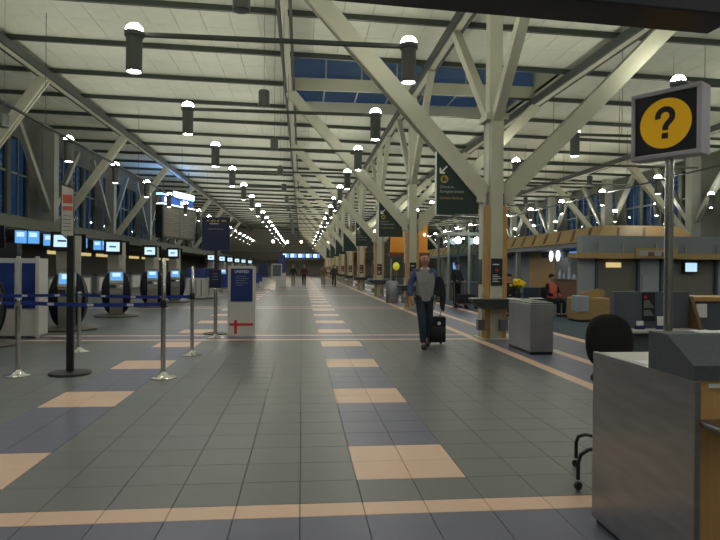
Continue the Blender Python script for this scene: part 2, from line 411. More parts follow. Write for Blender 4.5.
# ------------------------------------------------------------------ columns
COLX = 4.15
COLY = [12.6 + 9.6 * n for n in range(11)]
def make_column():
    r = thing('support_column', 'cream steel tree column with wood infill nearest the help desk', 'column', (COLX, COLY[0], 0))
    MB().box(-.14, .14, -.14, .14, 0, 8.2).build('core_post', 'steel_cream', r)
    for s in (-1, 1):
        MB().box(-.135, .135, s * .24 - .03, s * .24 + .03, 0.03, 4.9, bevel=.006).build('face_plate', 'steel_cream', r)
        MB().box(s * .24 - .03, s * .24 + .03, -.135, .135, 0.03, 3.3, bevel=.006).build('side_plate', 'steel_cream', r)
        for t in (-1, 1):
            MB().box(s * .19 - .05, s * .19 + .05, t * .19 - .05, t * .19 + .05, 0.03, 2.86).build('wood_infill', 'wood', r)
    MB().box(-.34, .34, -.34, .34, 0, .03).build('base_plate', 'steel_cream', r)
    for s in (-1, 1):
        xt = (-.5 - COLX) if s < 0 else (9.0 - COLX); zt = zb(COLX + xt)
        b = MB().bar((s * .22, 0, 3.12), (xt, 0, zt), .30, .16).bar((s * .22, .13, 3.12), (xt, .13, zt), .36, .03).bar((s * .22, -.13, 3.12), (xt, -.13, zt), .36, .03)
        b.build('strut', 'steel_cream', r)
        MB().box(s * .30 - .10, s * .30 + .10, -.15, .15, 2.95, 3.32).build('strut_shoe', 'steel_cream', r)
        MB().bar((0, s * .18, 4.75), (0, s * 3.3, zb(COLX)), .22, .2, (1, 0, 0)).build('fork', 'steel_cream', r)
    MB().box(-.24, .24, -.27, .27, 4.72, 4.86).build('collar', 'steel_cream', r)
    for nm, mm in (('poster', 'sign_navy'),):
        p = MB().box(-.125, .125, -.285, -.272, 1.16, 1.74).build('poster', mm, r)
        MB().box(-.03, .03, -.288, -.285, 1.46, 1.52).build('red_emblem', 'red_cross', p)
        b = MB()
        for k in range(5): b.box(-.09, .02 + .04 * (k % 3), -.288, -.285, 1.38 - .035 * k, 1.392 - .035 * k)
        b.box(-.09, .05, -.288, -.285, 1.60, 1.625)
        b.build('print_lines', 'sign_white', p)
        MB().box(-.285, -.272, -.11, .11, 1.18, 1.72).build('poster', mm, r)
    sh = MB().prism([(-.62, .88), (.42, .88), (.42, .845), (.30, .68), (-.42, .68), (-.62, .845)], .34, Matrix.Translation((0, -.46, 0))).build('shelf', 'shelf_dark', r)
    MB().box(-.62, .42, -.64, -.29, .88, .90).build('shelf_top', 'steel', sh)
    MB().box(-.44, -.28, -.42, -.28, .22, .44).build('kick_box', 'steel_dark', r)
    MB().box(.05, .22, -.40, -.28, .2, .44).build('kick_box', 'steel_dark', r)
    return r
col0 = make_column()
for i, y in enumerate(COLY[1:]):
    lab = 'cream steel tree column further along the row past the first one'
    if i == 0: lab = 'second cream steel tree column, standing behind the walking man with a suitcase'
    copy_tree(col0, (COLX, y, 0), 0, lab, None if i == 0 else 'far tree columns of the row')
# hanging green wayfinding signs on the struts
def make_green():
    r = thing('hanging_sign', 'dark green check-in direction sign with yellow disc hung under the first column strut', 'sign', (COLX, COLY[0] - .05, 0))
    MB().prism([(-1.28, 2.70), (-.36, 2.70), (-.36, 3.10), (-1.28, 4.02)], .08).build('sign_board', 'sign_green', r)
    MB().box(-1.30, -1.281, -.05, .05, 2.69, 4.03).build('lit_edge', 'sign_white', r)  # board's thickness edge, light falling on it painted as white
    y = -.042
    b = MB().bar((-1.05, y, 3.72), (-1.18, y, 3.59), .035, .004); b.bar((-1.20, y, 3.575), (-1.20, y, 3.68), .035, .004, (0, 1, 0)); b.bar((-1.21, y, 3.575), (-1.10, y, 3.575), .035, .004, (0, 1, 0))
    b.build('arrow', 'sign_white', r)
    d = MB().prism([(-1.11 + .085 * math.cos(2 * PI * k / 24), 3.44 + .085 * math.sin(2 * PI * k / 24)) for k in range(24)], .006, Matrix.Translation((0, y, 0))).build('yellow_disc', 'sign_gold', r)
    MB().box(-1.15, -1.10, y - .006, y - .002, 3.40, 3.49).box(-1.09, -1.06, y - .006, y - .002, 3.40, 3.45).build('pictogram', 'sign_green', d)
    text('Check-in', .085, 'sign_grey', r, FT(-1.21, y, 3.25))
    text('Enregistrement', .085, 'sign_grey', r, FT(-1.21, y, 3.15))
    text('United Airlines', .085, 'sign_gold', r, FT(-1.21, y, 3.01))
    return r
gs = make_green()
for i, y in enumerate(COLY[1:7]):
    copy_tree(gs, (COLX, y - .05, 0), 0, 'dark green slant-topped sign hung under a strut further down the column row', 'green signs down the column row', drop=('lettering', 'arrow', 'yellow_disc') if i > 1 else ())
# wall columns, both sides
def make_wall_column(sgn, label, group, X, xt):
    r = thing('wall_column', label, 'column', (X, COLY[1], 0), group=group)
    zt = zb(xt)
    MB().box(-.28, .28, -.28, .28, 3.2, 8.3).build('post', 'steel_grey', r)
    MB().bar((-sgn * .2, -.12, 3.3), (xt - X, -.12, zt), .34, .07).bar((-sgn * .2, .12, 3.3), (xt - X, .12, zt), .34, .07).bar((-sgn * .2, 0, 3.3), (xt - X, 0, zt), .14, .17).build('strut', 'steel_cream', r)
    for s in (-1, 1): MB().bar((0, s * .25, 4.3), (0, s * 3.6, 8.0), .26, .26, (1, 0, 0)).build('fork', 'steel_grey', r)
    return r
for sgn, X, xt, side in ((-1, -12.85, -9.2, 'check-in kiosk'), (1, 22.2, 18.2, 'shop')):
    lab = 'grey wall column with slanted brace on the %s side of the hall' % side
    grp = 'wall columns on the %s side' % side
    c0 = make_wall_column(sgn, lab, grp, X, xt)
    for y in [COLY[0]] + COLY[2:9]: copy_tree(c0, (X, y, 0), 0)

# ------------------------------------------------------------------ pendant lamps, light bars
LZ = 5.5
def make_lamp():
    r = thing('pendant_lamp', 'x', 'lamp')
    b = MB().lathe([(0.0, -.64), (.105, -.64), (.135, -.66), (.135, -.06), (.165, -.05), (.165, .03), (.0, .03)], 16, close=False)
    b.build('lamp_body', 'lamp_body', r, True)
    MB().lathe([(.15, .03)] + [(.15 * math.cos(a), .03 + .15 * math.sin(a)) for a in (.35, .7, 1.05, 1.35)] + [(0, .18)], 14, close=False).build('glass_dome', 'dome', r, True)
    MB().lathe([(.104, -.645), (.06, -.655), (0, -.657)], 12, close=False).build('lens', 'lens', r)
    return r
lamp0 = make_lamp(); first = [True]
rows = [(-7.46, 'in the row above the check-in kiosks', 10.2), (-2.89, 'on the kiosk side of the middle beam', 10.5),
        (1.88, 'on the column side of the middle beam', 10.5), (7.95, 'in the row just past the columns', 11.9),
        (15.4, 'in the row over the shop canopy', 10.0), (21.4, 'in the row by the shop-side windows', 10.0)]
for X, ph, ys0 in rows:
    for n in range(-3, 20):
        y = ys0 + 4.8 * n
        if abs(X) > 5 and y > 95: continue
        loc = (X, y, LZ); lab = 'grey cylinder pendant lamp with glowing white dome ' + ph; grp = 'pendant lamps ' + ph
        if first[0]:
            lamp0.location = loc; lamp0['label'] = lab; lamp0['group'] = grp; first[0] = False
        else: copy_tree(lamp0, loc, 0, lab, grp)
def bars(xa, xb, hang, y0, lab, grp):
    proto = None
    for n in range(-3, 20):
        y = y0 + 4.8 * n
        if proto is None:
            r = thing('light_bar', lab, 'bar', (0, y, LZ), group=grp)
            MB().box(xa, xb, -.035, .035, -.045, .025).build('bar', 'rail', r)
            for x in hang: MB().box(x - .006, x + .006, -.006, .006, .025, zp(x) - LZ + .15).build('hanger_rod', 'rail', r)
            proto = r
        else: copy_tree(proto, (0, y, LZ), 0)
bars(-2.725, 1.715, (-.5,), 10.5, 'dark cross bar joining two pendant lamps under the middle beam', 'light bars under the middle beam')
bars(8.115, 15.2, (9.4, 12.0), 11.9, 'dark cross bar reaching from the columns over the shops', 'light bars over the shops')
for X, lab in ((-7.46, 'dark lengthwise rail carrying lamps above the kiosks'), (15.4, 'dark lengthwise rail carrying lamps over the shop canopy')):
    r = thing('light_rail', lab, 'rail', (X, 0, LZ - .1))
    MB().box(.167, .22, -4, 96, .05, .115).build('bar', 'rail', r)
    for k in range(10): MB().box(.187, .199, 8 + 9.6 * k, 8.012 + 9.6 * k, .115, zp(X) - LZ + .25).build('hanger_rod', 'rail', r)
# plain dark pendant drums along the middle
p0 = None
for n in range(12):
    loc = (-.85, 8.25 + 4.85 * n, 5.2)
    if p0 is None:
        p0 = thing('pendant_speaker', 'dark unlit pendant drum on a thin cord under the middle beam', 'speaker', loc, group='dark pendant drums under the middle beam')
        MB().lathe([(0, -.18), (.105, -.18), (.12, -.165), (.12, .15), (.10, .18), (0, .18)], 16, close=False).build('drum', 'lamp_body', p0, True)
        MB().lathe([(.004, .18), (.004, 3.43)], 6).build('cord', 'rail', p0)
        MB().lathe([(0, -.184), (.095, -.184), (.095, -.180)], 14, close=False).build('grille', 'steel_dark', p0)
    else: copy_tree(p0, loc, 0)
for (X, Y, gname) in [(11.6, 17.6, 'a'), (12.2, 24.2, 'a'), (-7.9, 16.6, 'b'), (12.4, 32, 'a')]:
    copy_tree(p0, (X, Y, 5.35), 0, 'dark unlit pendant drum hung ' + ('over the shop side of the hall' if gname == 'a' else 'beside the kiosk lamp row'), 'dark pendant drums over the shops' if gname == 'a' else 'dark drum by the kiosk lamp row')
# warm globes far down the hall
for k in range(5):
    g_ = thing('globe_lamp', 'small warm globe lamp far down the hall near the end signs', 'lamp', (-4.5 + 2.2 * k, 93.6 + (k % 2) * 1.6, 5.6), group='warm globe lamps at the far end')
    MB().ball((0, 0, 0), .22, 10, 6).build('globe', 'warm_globe', g_, True)
    MB().lathe([(.012, .22), (.012, 3.05)], 6).build('cord', 'rail', g_)

# ------------------------------------------------------------------ help desk in the foreground, its hood, sign and chair
r = thing('help_desk', 'stainless steel and wood help desk with dark sloped hood', 'desk', (1.75, 2.48, 0))
MB().box(0, .03, 0, .93, .03, 1.02, bevel=.004).build('side_panel', 'steel', r)
MB().box(.03, 1.5, .012, .04, .03, 1.02).build('front_panel', 'wood_desk', r)
MB().box(1.5, 1.53, 0, .93, .03, 1.02, bevel=.004).build('side_panel', 'steel', r)
MB().box(.03, 1.5, .04, .91, .99, 1.018).build('worktop', 'white_laminate', r)
MB().box(.02, 1.51, .03, .91, 0, .03).build('plinth', 'black', r)
MB().box(.02, 1.52, -.20, .012, .815, .845, bevel=.012).build('ledge', 'steel_dark', r)
MB().box(.07, .145, .004, .012, .985, 1.003).build('label_plate', 'sign_white', r)
MB().strip([(0, 1.02), (0, 1.085), (.20, 1.205), (.35, 1.205), (.35, 1.02)], 1.54).build('hood', 'hood', r, loc=(.765, 0, 0))
r2 = r
tag(MB().box(1.95, 2.35, 2.72, 2.82, 1.2055, 1.2085).build('paper_sheet', 'paper'), 'white paper sheet lying on top of the dark desk hood', 'paper')
tag(MB().box(1.79, 2.02, 2.90, 3.05, 1.0185, 1.0205).build('paper_pad', 'paper'), 'white paper pad on the worktop behind the hood', 'paper')
r = thing('help_sign', 'yellow question mark disc on dark square box sign on steel pole', 'sign', (2.87, 4.45, 0), -0.982)
H = .27; F_ = .236; zc = 2.68; D = .15
MB().box(-H, H, 0, D, zc - H, zc + H).build('sign_box', 'sign_frame', r)
for a in ((-H, H, zc + F_, zc + H), (-H, H, zc - H, zc - F_), (-H, -F_, zc - F_, zc + F_), (F_, H, zc - F_, zc + F_)):
    MB().box(a[0], a[1], -.02, 0, a[2], a[3], bevel=.004).build('frame_bar', 'sign_frame', r)
MB().box(-F_, F_, -.006, 0, zc - F_, zc + F_).build('face_panel', 'sign_navy', r)
dk = MB().prism([(.198 * math.cos(2 * PI * k / 48), zc + .198 * math.sin(2 * PI * k / 48)) for k in range(48)], .006, Matrix.Translation((0, -.009, 0))).build('yellow_disc', 'sign_yellow', r)
ctr = [(.056 * math.cos(math.radians(t)), .055 + .056 * math.sin(math.radians(t))) for t in range(195, -46, -12)] + [(.012, -.012), (.003, -.032), (.002, -.056)]
lo, hi = [], []
for i, (x, z) in enumerate(ctr):
    x0, z0 = ctr[max(i - 1, 0)]; x1, z1 = ctr[min(i + 1, len(ctr) - 1)]; L = math.hypot(x1 - x0, z1 - z0); nx, nz = -(z1 - z0) / L * .022, (x1 - x0) / L * .022
    lo.append((x - nx, z - nz)); hi.append((x + nx, z + nz))
b = MB()
for i in range(len(ctr) - 1): b.prism([lo[i], lo[i + 1], hi[i + 1], hi[i]], .004, Matrix.Translation((0, -.014, zc)))
b.box(-.024, .024, -.016, -.012, zc - .122, zc - .078)
b.build('question_mark', 'sign_navy', dk)
MB().lathe([(.034, .02), (.034, zc - H)], 20, (0, D / 2, 0)).build('pole', 'chrome', r, True)
MB().lathe([(0, 0), (.17, 0), (.17, .012), (.05, .03), (0, .03)], 24, (0, D / 2, 0), False).build('base', 'steel_dark', r, True)
# drafting chair
r = thing('drafting_chair', 'black upholstered drafting chair behind the help desk', 'chair', (2.31, 3.98, 0), 0.25)
def cushion(sx, sy, sz, n=3.2):
    b = MB(); bmesh.ops.create_uvsphere(b.bm, u_segments=28, v_segments=14, radius=1)
    for v in b.bm.verts:
        q = v.co; k = (abs(q.x) ** n + abs(q.y) ** n + abs(q.z) ** n) ** (-1 / n); v.co = Vector((q.x * k * sx, q.y * k * sy, q.z * k * sz))
    return b
bk = cushion(.215, .05, .20, 2.6)
for v in bk.bm.verts: v.co.y += -0.30 * v.co.x ** 2 + .0; v.co.x *= 1 - .25 * max(0, v.co.z)
o = bk.build('backrest', 'black_fabric', r, True, (0, .20, .985)); o.rotation_euler = (-.08, 0, 0)
cushion(.23, .22, .045).build('seat', 'black_fabric', r, True, (0, 0, .735))
MB().tube([(0, .16, .70), (0, .24, .72), (0, .27, .85), (0, .25, .98)], .018).build('back_bracket', 'black', r, True)
MB().lathe([(.028, .27), (.028, .70)], 14).lathe([(.05, .16), (.05, .30)], 14).build('gas_column', 'black', r, True)
for k in range(5):
    a = 2 * PI * k / 5 + 3.10; ca, sa = math.cos(a), math.sin(a)
    lg = MB().tube([(.04 * ca, .04 * sa, .26), (.18 * ca, .18 * sa, .275), (.34 * ca, .34 * sa, .268), (.40 * ca, .40 * sa, .24), (.42 * ca, .42 * sa, .19), (.42 * ca, .42 * sa, .07)], .013, 8).build('leg', 'black', r, True)
    MB().lathe([(.0, -.013), (.026, -.013), (.03, 0), (.026, .013), (0, .013)], 12, close=False).build('caster', 'black', lg, True, (.42 * ca, .42 * sa, .03)).rotation_euler = (PI / 2, 0, a)
MB().lathe([(.19, .0), (.2, .011), (.21, 0), (.2, -.011), (.19, 0)], 28, (0, 0, .20), False).build('foot_ring', 'black', r, True)

# overhead dark sign box
r = thing('overhead_sign', 'long near-black sign box hung overhead in front of the columns', 'sign', (1.1, 3.46, 0), 0.08)
MB().box(-2.2, 1.62, -.15, .15, 3.1, 3.75, bevel=.01).build('sign_case', 'sign_navy', r)
for x in (-1.5, 1.1): MB().lathe([(.015, 3.75), (.015, zp(1.1 + x) + .2)], 8, (x, 0, 0)).build('hanger_rod', 'rail', r)

# ------------------------------------------------------------------ recycling bin by the first column, round bin by the third
r = thing('recycling_bin', 'tall steel recycling bin beside the first column', 'bin', (4.03, 10.12, 0), -.02)
MB().box(.01, .41, .01, 1.17, 0, .05).build('plinth', 'black', r)
MB().box(0, .42, 0, 1.18, .05, .90, bevel=.012).build('body', 'bin_steel', r)
MB().box(.0, .42, 0, 1.18, .902, .93, bevel=.01).build('lid', 'steel_dark', r)
for k in range(3):
    MB().lathe([(.085, .931), (.11, .931), (.11, .938), (.085, .938)], 20, (.21, .22 + .37 * k, 0), True).build('opening_ring', 'black', r)
for k, (mm, lab) in enumerate((('lime', 'lime green leaflet lying on the recycling bin'), ('paper', 'white leaflet lying on the recycling bin'))):
    tag(MB().box(4.10, 4.32, 10.50 + .37 * k, 10.52 + .37 * k + .14, .9385, .945).build('leaflet', mm), lab, 'leaflet')
r = thing('round_bin', 'grey cylindrical waste bin beside the third column further off', 'bin', (3.95, 25.7, 0))
MB().lathe([(0, 0), (.26, 0), (.28, .03), (.28, .86), (.25, .95), (.12, .97)], 24, close=False).build('body', 'bin_steel', r, True)
MB().lathe([(.12, .97), (.12, .93), (0, .93)], 24, close=False).build('opening', 'black', r)

# ------------------------------------------------------------------ stanchions and belts
def make_stanchion(name, label, loc, ext=0.0, group=None):
    r = thing(name, label, 'stanchion', loc, group=group)
    MB().lathe([(0, 0), (.175, 0), (.175, .012), (.10, .03), (.045, .07), (.035, .09)], 28, close=False).build('base', 'chrome', r, True)
    MB().lathe([(.032, .08), (.032, .96)], 18).build('post', 'chrome', r, True)
    MB().lathe([(0, 1.06), (.036, 1.06), (.04, 1.05), (.04, .96), (.036, .955), (0, .955)], 18, close=False).build('belt_head', 'black' if ext else 'chrome', r, True)
    if ext: MB().lathe([(.028, 1.06), (.028, ext - .01), (.02, ext), (0, ext)], 16, close=False).build('upper_post', 'chrome', r, True)
    return r
ST = {'a': (-3.85, 8.5), 'b': (-1.86, 8.24), 'c': (-3.88, 10.81), 'd': (-1.86, 10.36), 'e': (-1.83, 12.85), 'f': (-6.2, 8.9), 'g': (-6.9, 10.9)}
make_stanchion('stanchion', 'silver belt stanchion beside the tall black sign post', (*ST['a'], 0))
make_stanchion('stanchion', 'silver belt stanchion with tall upper pole at the end of the front belt', (*ST['b'], 0), 1.62)
make_stanchion('stanchion', 'silver belt stanchion behind the tall black sign post', (*ST['c'], 0))
make_stanchion('stanchion', 'silver belt stanchion with tall upper pole at the end of the rear belt', (*ST['d'], 0), 1.52)
se = make_stanchion('stanchion', 'silver stanchion topped by a small navy notice frame', (*ST['e'], 0))
MB().box(-.125, .125, -.02, .02, 1.065, 1.45, bevel=.012).build('notice_frame', 'black', se)
MB().box(-.105, .105, -.025, -.02, 1.09, 1.43).build('notice_sheet', 'poster_dark', se)
b = MB()
for k in range(3): b.box(-.06, .06, -.028, -.025, 1.36 - .06 * k, 1.368 - .06 * k)
b.build('print_lines', 'sign_grey', se)
make_stanchion('stanchion', 'silver belt stanchion at the kiosk end of the front belt', (*ST['f'], 0))
make_stanchion('stanchion', 'silver belt stanchion at the kiosk end of the rear belt', (*ST['g'], 0))
def belt(p, q, label, group=None):
    p, q = Vector((*ST[p], 1.005)), Vector((*ST[q], 1.005)); d = (q - p); L = d.length; rz = math.atan2(d.y, d.x)
    r = thing('queue_belt', label, 'belt', (*p.xy, 0), rz, group)
    b = MB(); n = 12; x0, x1 = .042, L - .042; P = []
    for i in range(n + 1):
        t = i / n; x = x0 + (x1 - x0) * t; z = 1.0 - .02 * math.sin(PI * t); P.append((x, z))
    top = [(x, z + .026) for x, z in P]; bot = [(x, z - .026) for x, z in P]
    b.prism(top + bot[::-1], .004).build('strap', 'belt', r)
    k = 0; x = .45
    while x < L - .2:
        z = 1.0 - .02 * math.sin(PI * x / L); MB().box(x - .045, x + .045, -.004, .004, z - .017, z + .017).build('tag_patch', 'belt_tag', r); x += .55
belt('a', 'b', 'blue queue belt between the black sign post and the front end stanchion')
belt('f', 'a', 'blue front queue belt running from the kiosk end to the sign post')
belt('c', 'd', 'blue rear queue belt passing behind the black sign post')
belt('g', 'c', 'blue rear queue belt at the kiosk end')
# tall black sign post
r = thing('sign_post', 'tall black sign post with narrow paper strip on round base', 'sign', (-3.21, 8.62, 0))
MB().lathe([(0, 0), (.27, 0), (.28, .012), (.27, .03), (.06, .045), (0, .045)], 32, close=False).build('base', 'black', r, True)
MB().box(-.045, .045, -.025, .025, .04, 1.93).build('post', 'black', r)
p = MB().prism([(-.13, 2.66), (.04, 2.60), (.04, 1.88), (-.05, 1.88), (-.13, 1.95)], .02).build('sign_strip', 'black', r); p.rotation_euler = (0, 0, .2)
q = MB().prism([(-.118, 2.63), (.03, 2.58), (.03, 1.90), (-.05, 1.90), (-.118, 1.96)], .004, Matrix.Translation((0, -.012, 0))).build('paper', 'white_laminate', p)
MB().box(-.105, .02, -.017, -.014, 2.38, 2.50).box(-.105, .02, -.017, -.014, 2.28, 2.34).build('red_print', 'coral', q)
b = MB()
for k in range(5): b.box(-.10, .0, -.017, -.014, 2.20 - .05 * k, 2.208 - .05 * k)
b.build('print_lines', 'charcoal', q)
# pole sign behind
r = thing('pole_sign', 'large navy panel on a tall black pole behind the notice stanchion', 'sign', (-1.93, 13.62, 0))
MB().lathe([(0, 0), (.27, 0), (.27, .02), (.05, .04), (0, .04)], 28, close=False).build('base', 'black', r, True)
MB().box(-.035, .035, -.03, .03, .04, 1.9).build('pole', 'black', r)
p = MB().box(-.31, .31, -.035, .035, 1.88, 2.63, bevel=.01).build('sign_panel', 'poster_blue', r)
MB().box(-.30, .30, -.042, -.036, 1.89, 2.62).build('panel_face', 'poster_dark', p)
b = MB()
for k, (x, wd) in enumerate(((-.20, .05), (-.11, .10), (.02, .05), (.12, .11))): b.box(x, x + wd, -.046, -.042, 2.53, 2.57)
b.build('print_mark', 'sign_gold', p)
MB().box(-.14, .06, -.046, -.042, 2.47, 2.50).box(-.18, .16, -.046, -.042, 2.36, 2.368).build('print_lines', 'sign_grey', p)
# white poster stand with the red cross
r = thing('poster_stand', 'white poster stand with blue poster and red cross at its foot', 'stand', (-1.31, 13.2, 0), .03)
MB().box(-.32, .32, -.12, .22, 0, .02).build('foot', 'white_laminate', r)
MB().box(-.30, .30, -.03, .12, .02, 1.53, bevel=.008).build('body', 'white_laminate', r)
p = MB().box(-.235, .235, -.042, -.03, .76, 1.48).build('blue_poster', 'poster_blue', r)
text('UNITED', .085, 'sign_white', p, FT(0, -.044, 1.385), 'CENTER', bold=.001)
b = MB()
for k, wd in enumerate((.22, .28, .2, .26, .16)): b.box(-.13, -.13 + wd, -.045, -.042, 1.31 - .05 * k, 1.318 - .05 * k)
b.build('print_lines', 'sign_grey', p)
MB().box(-.26, .25, -.036, -.03, .228, .282).box(-.155, -.095, -.036, -.03, .05, .35).build('red_cross', 'red_cross', r)

# ------------------------------------------------------------------ check-in kiosks
def make_kiosk():
    r = thing('check_in_kiosk', 'x', 'kiosk')
    MB().lathe([(0, 0), (.62, 0), (.64, .03), (.56, .07), (0, .08)], 32, close=False).build('base', 'kiosk_base', r, True)
    for s in (1, -1):                          # back to back halves, s=1 faces -Y
        R_ = Matrix.Rotation(0 if s == 1 else PI, 4, 'Z')
        def bl(b, nm, mm, par=r, sm=False):
            bmesh.ops.transform(b.bm, matrix=R_, verts=b.bm.verts[:]); return b.build(nm, mm, par, sm)
        body = MB().strip([(-.05, .07), (-.42, .07), (-.50, .35), (-.54, .70), (-.51, 1.0), (-.34, 1.38), (-.24, 1.42), (-.05, 1.30)], .36)
        h = bl(body, 'body', 'kiosk_grey')
        for t in (-1, 1):                      # dark bulging flanks
            pr = []
            for k in range(13):
                u = k / 12; pr.append((.10 + .26 * math.sin(PI * u) ** .8, .08 + 1.27 * u))
            b = MB(); n = len(pr)
            A = [b.bm.verts.new((t * .181, -.02, z)) for _, z in pr]; B = [b.bm.verts.new((t * (.185 + .24 * math.sin(PI * i / (n - 1)) ** .55), -.05 - .06 * math.sin(PI * i / (n - 1)), z)) for i, (_, z) in enumerate(pr)]
            C = [b.bm.verts.new((t * (.185 + .20 * math.sin(PI * i / (n - 1)) ** .55), -.10 - rr, z)) for i, (rr, z) in enumerate(pr)]; Dd = [b.bm.verts.new((t * .181, -.13 - rr, z)) for rr, z in pr]
            for P, Q in ((A, B), (B, C), (C, Dd), (Dd, A)):
                for i in range(n - 1): b.bm.faces.new((P[i], P[i + 1], Q[i + 1], Q[i]))
            b.bm.faces.new((A[0], B[0], C[0], Dd[0])); b.bm.faces.new((A[-1], B[-1], C[-1], Dd[-1]))
            bl(b, 'side_fairing', 'kiosk_navy', r, True)
        T = Matrix.Translation((0, -.455, 1.15)) @ Matrix.Rotation(-math.atan2(.17, .38), 4, 'X')
        bz = bl(MB().box(-.19, .19, -.012, .012, -.14, .22, T), 'touch_bezel', 'kiosk_arm')
        bl(MB().box(-.165, .165, -.018, -.012, -.07, .19, T), 'touch_screen', 'screen_blue', bz)
        bl(MB().box(-.11, .11, -.022, -.018, .05, .17, T), 'screen_window', 'screen_pale', bz)
        T2 = Matrix.Translation((0, -.525, .93)) @ Matrix.Rotation(-.08, 4, 'X')
        bl(MB().box(-.17, -.02, -.03, .005, -.05, .03, T2), 'card_slot', 'black')
        bl(MB().box(.03, .18, -.04, .005, -.07, .01, T2), 'printer_slot', 'chrome')
        arm = MB().strip([(-.02, 1.25), (-.16, 1.30), (-.20, 1.55), (-.30, 1.85), (-.40, 2.22), (-.34, 2.28), (-.20, 2.0), (-.06, 1.65), (-.03, 1.40)], .30); bmesh.ops.translate(arm.bm, verts=arm.bm.verts[:], vec=(-.10, 0, 0))
        am = bl(arm, 'arm', 'kiosk_arm')
        T3 = Matrix.Translation((-.10, -.385, 2.06)) @ Matrix.Rotation(-.22, 4, 'X') @ Matrix.Rotation(0, 4, 'Z')
        mo = bl(MB().box(-.25, .25, -.05, .02, -.21, .23, T3), 'monitor', 'kiosk_navy')
        bl(MB().box(-.18, .18, -.058, -.05, -.13, .15, T3), 'screen', 'screen_pale', mo)
        bl(MB().box(-.10, .08, -.062, -.058, -.01, .03, T3), 'screen_mark', 'kiosk_navy', mo)
    return r
kk = make_kiosk()
KP = [(-6.0, 11.7, 'black and grey twin check-in kiosk beside the white blue-panelled cabinet'),
      (-5.52, 14.7, 'black and grey twin check-in kiosk behind the tall black sign post'),
      (-5.56, 18.5, 'black and grey twin check-in kiosk right past the one behind the sign post'),
      (-5.6, 22.9, 'black and grey twin check-in kiosk third past the white cabinet'),
      (-5.4, 25.9, 'black and grey twin check-in kiosk seen beside the tall stanchion pole')]
for i, (x, y, lab) in enumerate(KP):
    if i == 0: kk.location = (x, y, 0); kk.rotation_euler = (0, 0, .28); kk['label'] = lab
    else: copy_tree(kk, (x, y, 0), .28, lab)
for y in (37, 42, 46.5, 51.5, 57, 64):
    copy_tree(kk, (-5.5, y, 0), .28, 'black and grey twin check-in kiosk far down the kiosk row', 'far check-in kiosks')
# white cabinet with blue panels behind the first kiosk
r = thing('bag_drop_cabinet', 'white framed cabinet with blue panels among the kiosks', 'cabinet', (-6.25, 12.9, 0), .05)
MB().box(-.55, .80, -.02, .5, .05, 1.66).build('body', 'white_laminate', r)
for x in (-.55, -.12, .38, .75): MB().box(x, x + .07, -.06, -.02, .0, 1.70).build('frame_post', 'white_laminate', r)
for x in (-.48, -.05, .45): MB().box(x + .03, x + (.30 if x > .4 else .38), -.035, -.02, .62, 1.56).build('blue_panel', 'poster_blue', r)
MB().box(-.1, .35, .05, .3, 1.66, 1.98).build('monitor', 'black', r)
# desks and screens at the check-in wall
desk_p = None
for n, y in enumerate([24.8, 28.0, 31.2, 34.4, 37.6, 40.8, 44, 47.2, 50.4, 53.6]):
    r = thing('check_in_desk', 'dark check-in desk with white front under the wall ledge', 'desk', (-11.6, y, 0), group='check-in desks along the wall')
    if desk_p is None:
        MB().box(-.6, .6, -1.2, 1.2, .05, 1.0).build('body', 'wall_grey', r); MB().box(-.65, .68, -1.25, 1.25, 1.0, 1.06).build('worktop', 'black', r)
        MB().box(.6, .63, -.9, .9, .15, .9).build('front_panel', 'white_laminate', r); MB().box(-.5, .5, -1.1, 1.1, 0, .05).build('plinth', 'black', r); desk_p = r
    else:
        for c in desk_p.children:
            cc = c.copy(); COL.objects.link(cc); cc.parent = r
scr_p = None
for y in (25.0, 27.6, 30.4, 33.9):
    lab = 'blue lit twin screen hanging over a check-in desk'
    if scr_p is None:
        r = thing('hanging_screen', lab, 'screen', (-11.0, y, 0), .55, 'screens over the check-in desks')
        MB().box(-.46, .46, -.04, .05, 2.36, 2.94).build('case', 'black', r)
        for s in (-1, 1): MB().box(s * .225 - .205, s * .225 + .205, -.05, -.04, 2.40, 2.90).build('screen', 'screen_blue', r); MB().box(s * .225 - .15, s * .225 + .12, -.055, -.05, 2.66, 2.84).build('screen_window', 'screen_pale', r)
        MB().bar((0, 0, 2.96), (-1.25, .78, 3.12), .05, .05, (0, 0, 1)).build('hanger', 'rail', r)
        scr_p = r
    else: copy_tree(scr_p, (-11.0, y, 0), .55)
r = thing('strip_light', 'warm lit strip sign low on the dark check-in wall', 'light', (-17.9, 0, 0))
for n in range(8): MB().box(-.098, -.02, 44 + 5 * n, 47.6 + 5 * n, 2.35, 2.6).build('tube', 'strip_warm', r)
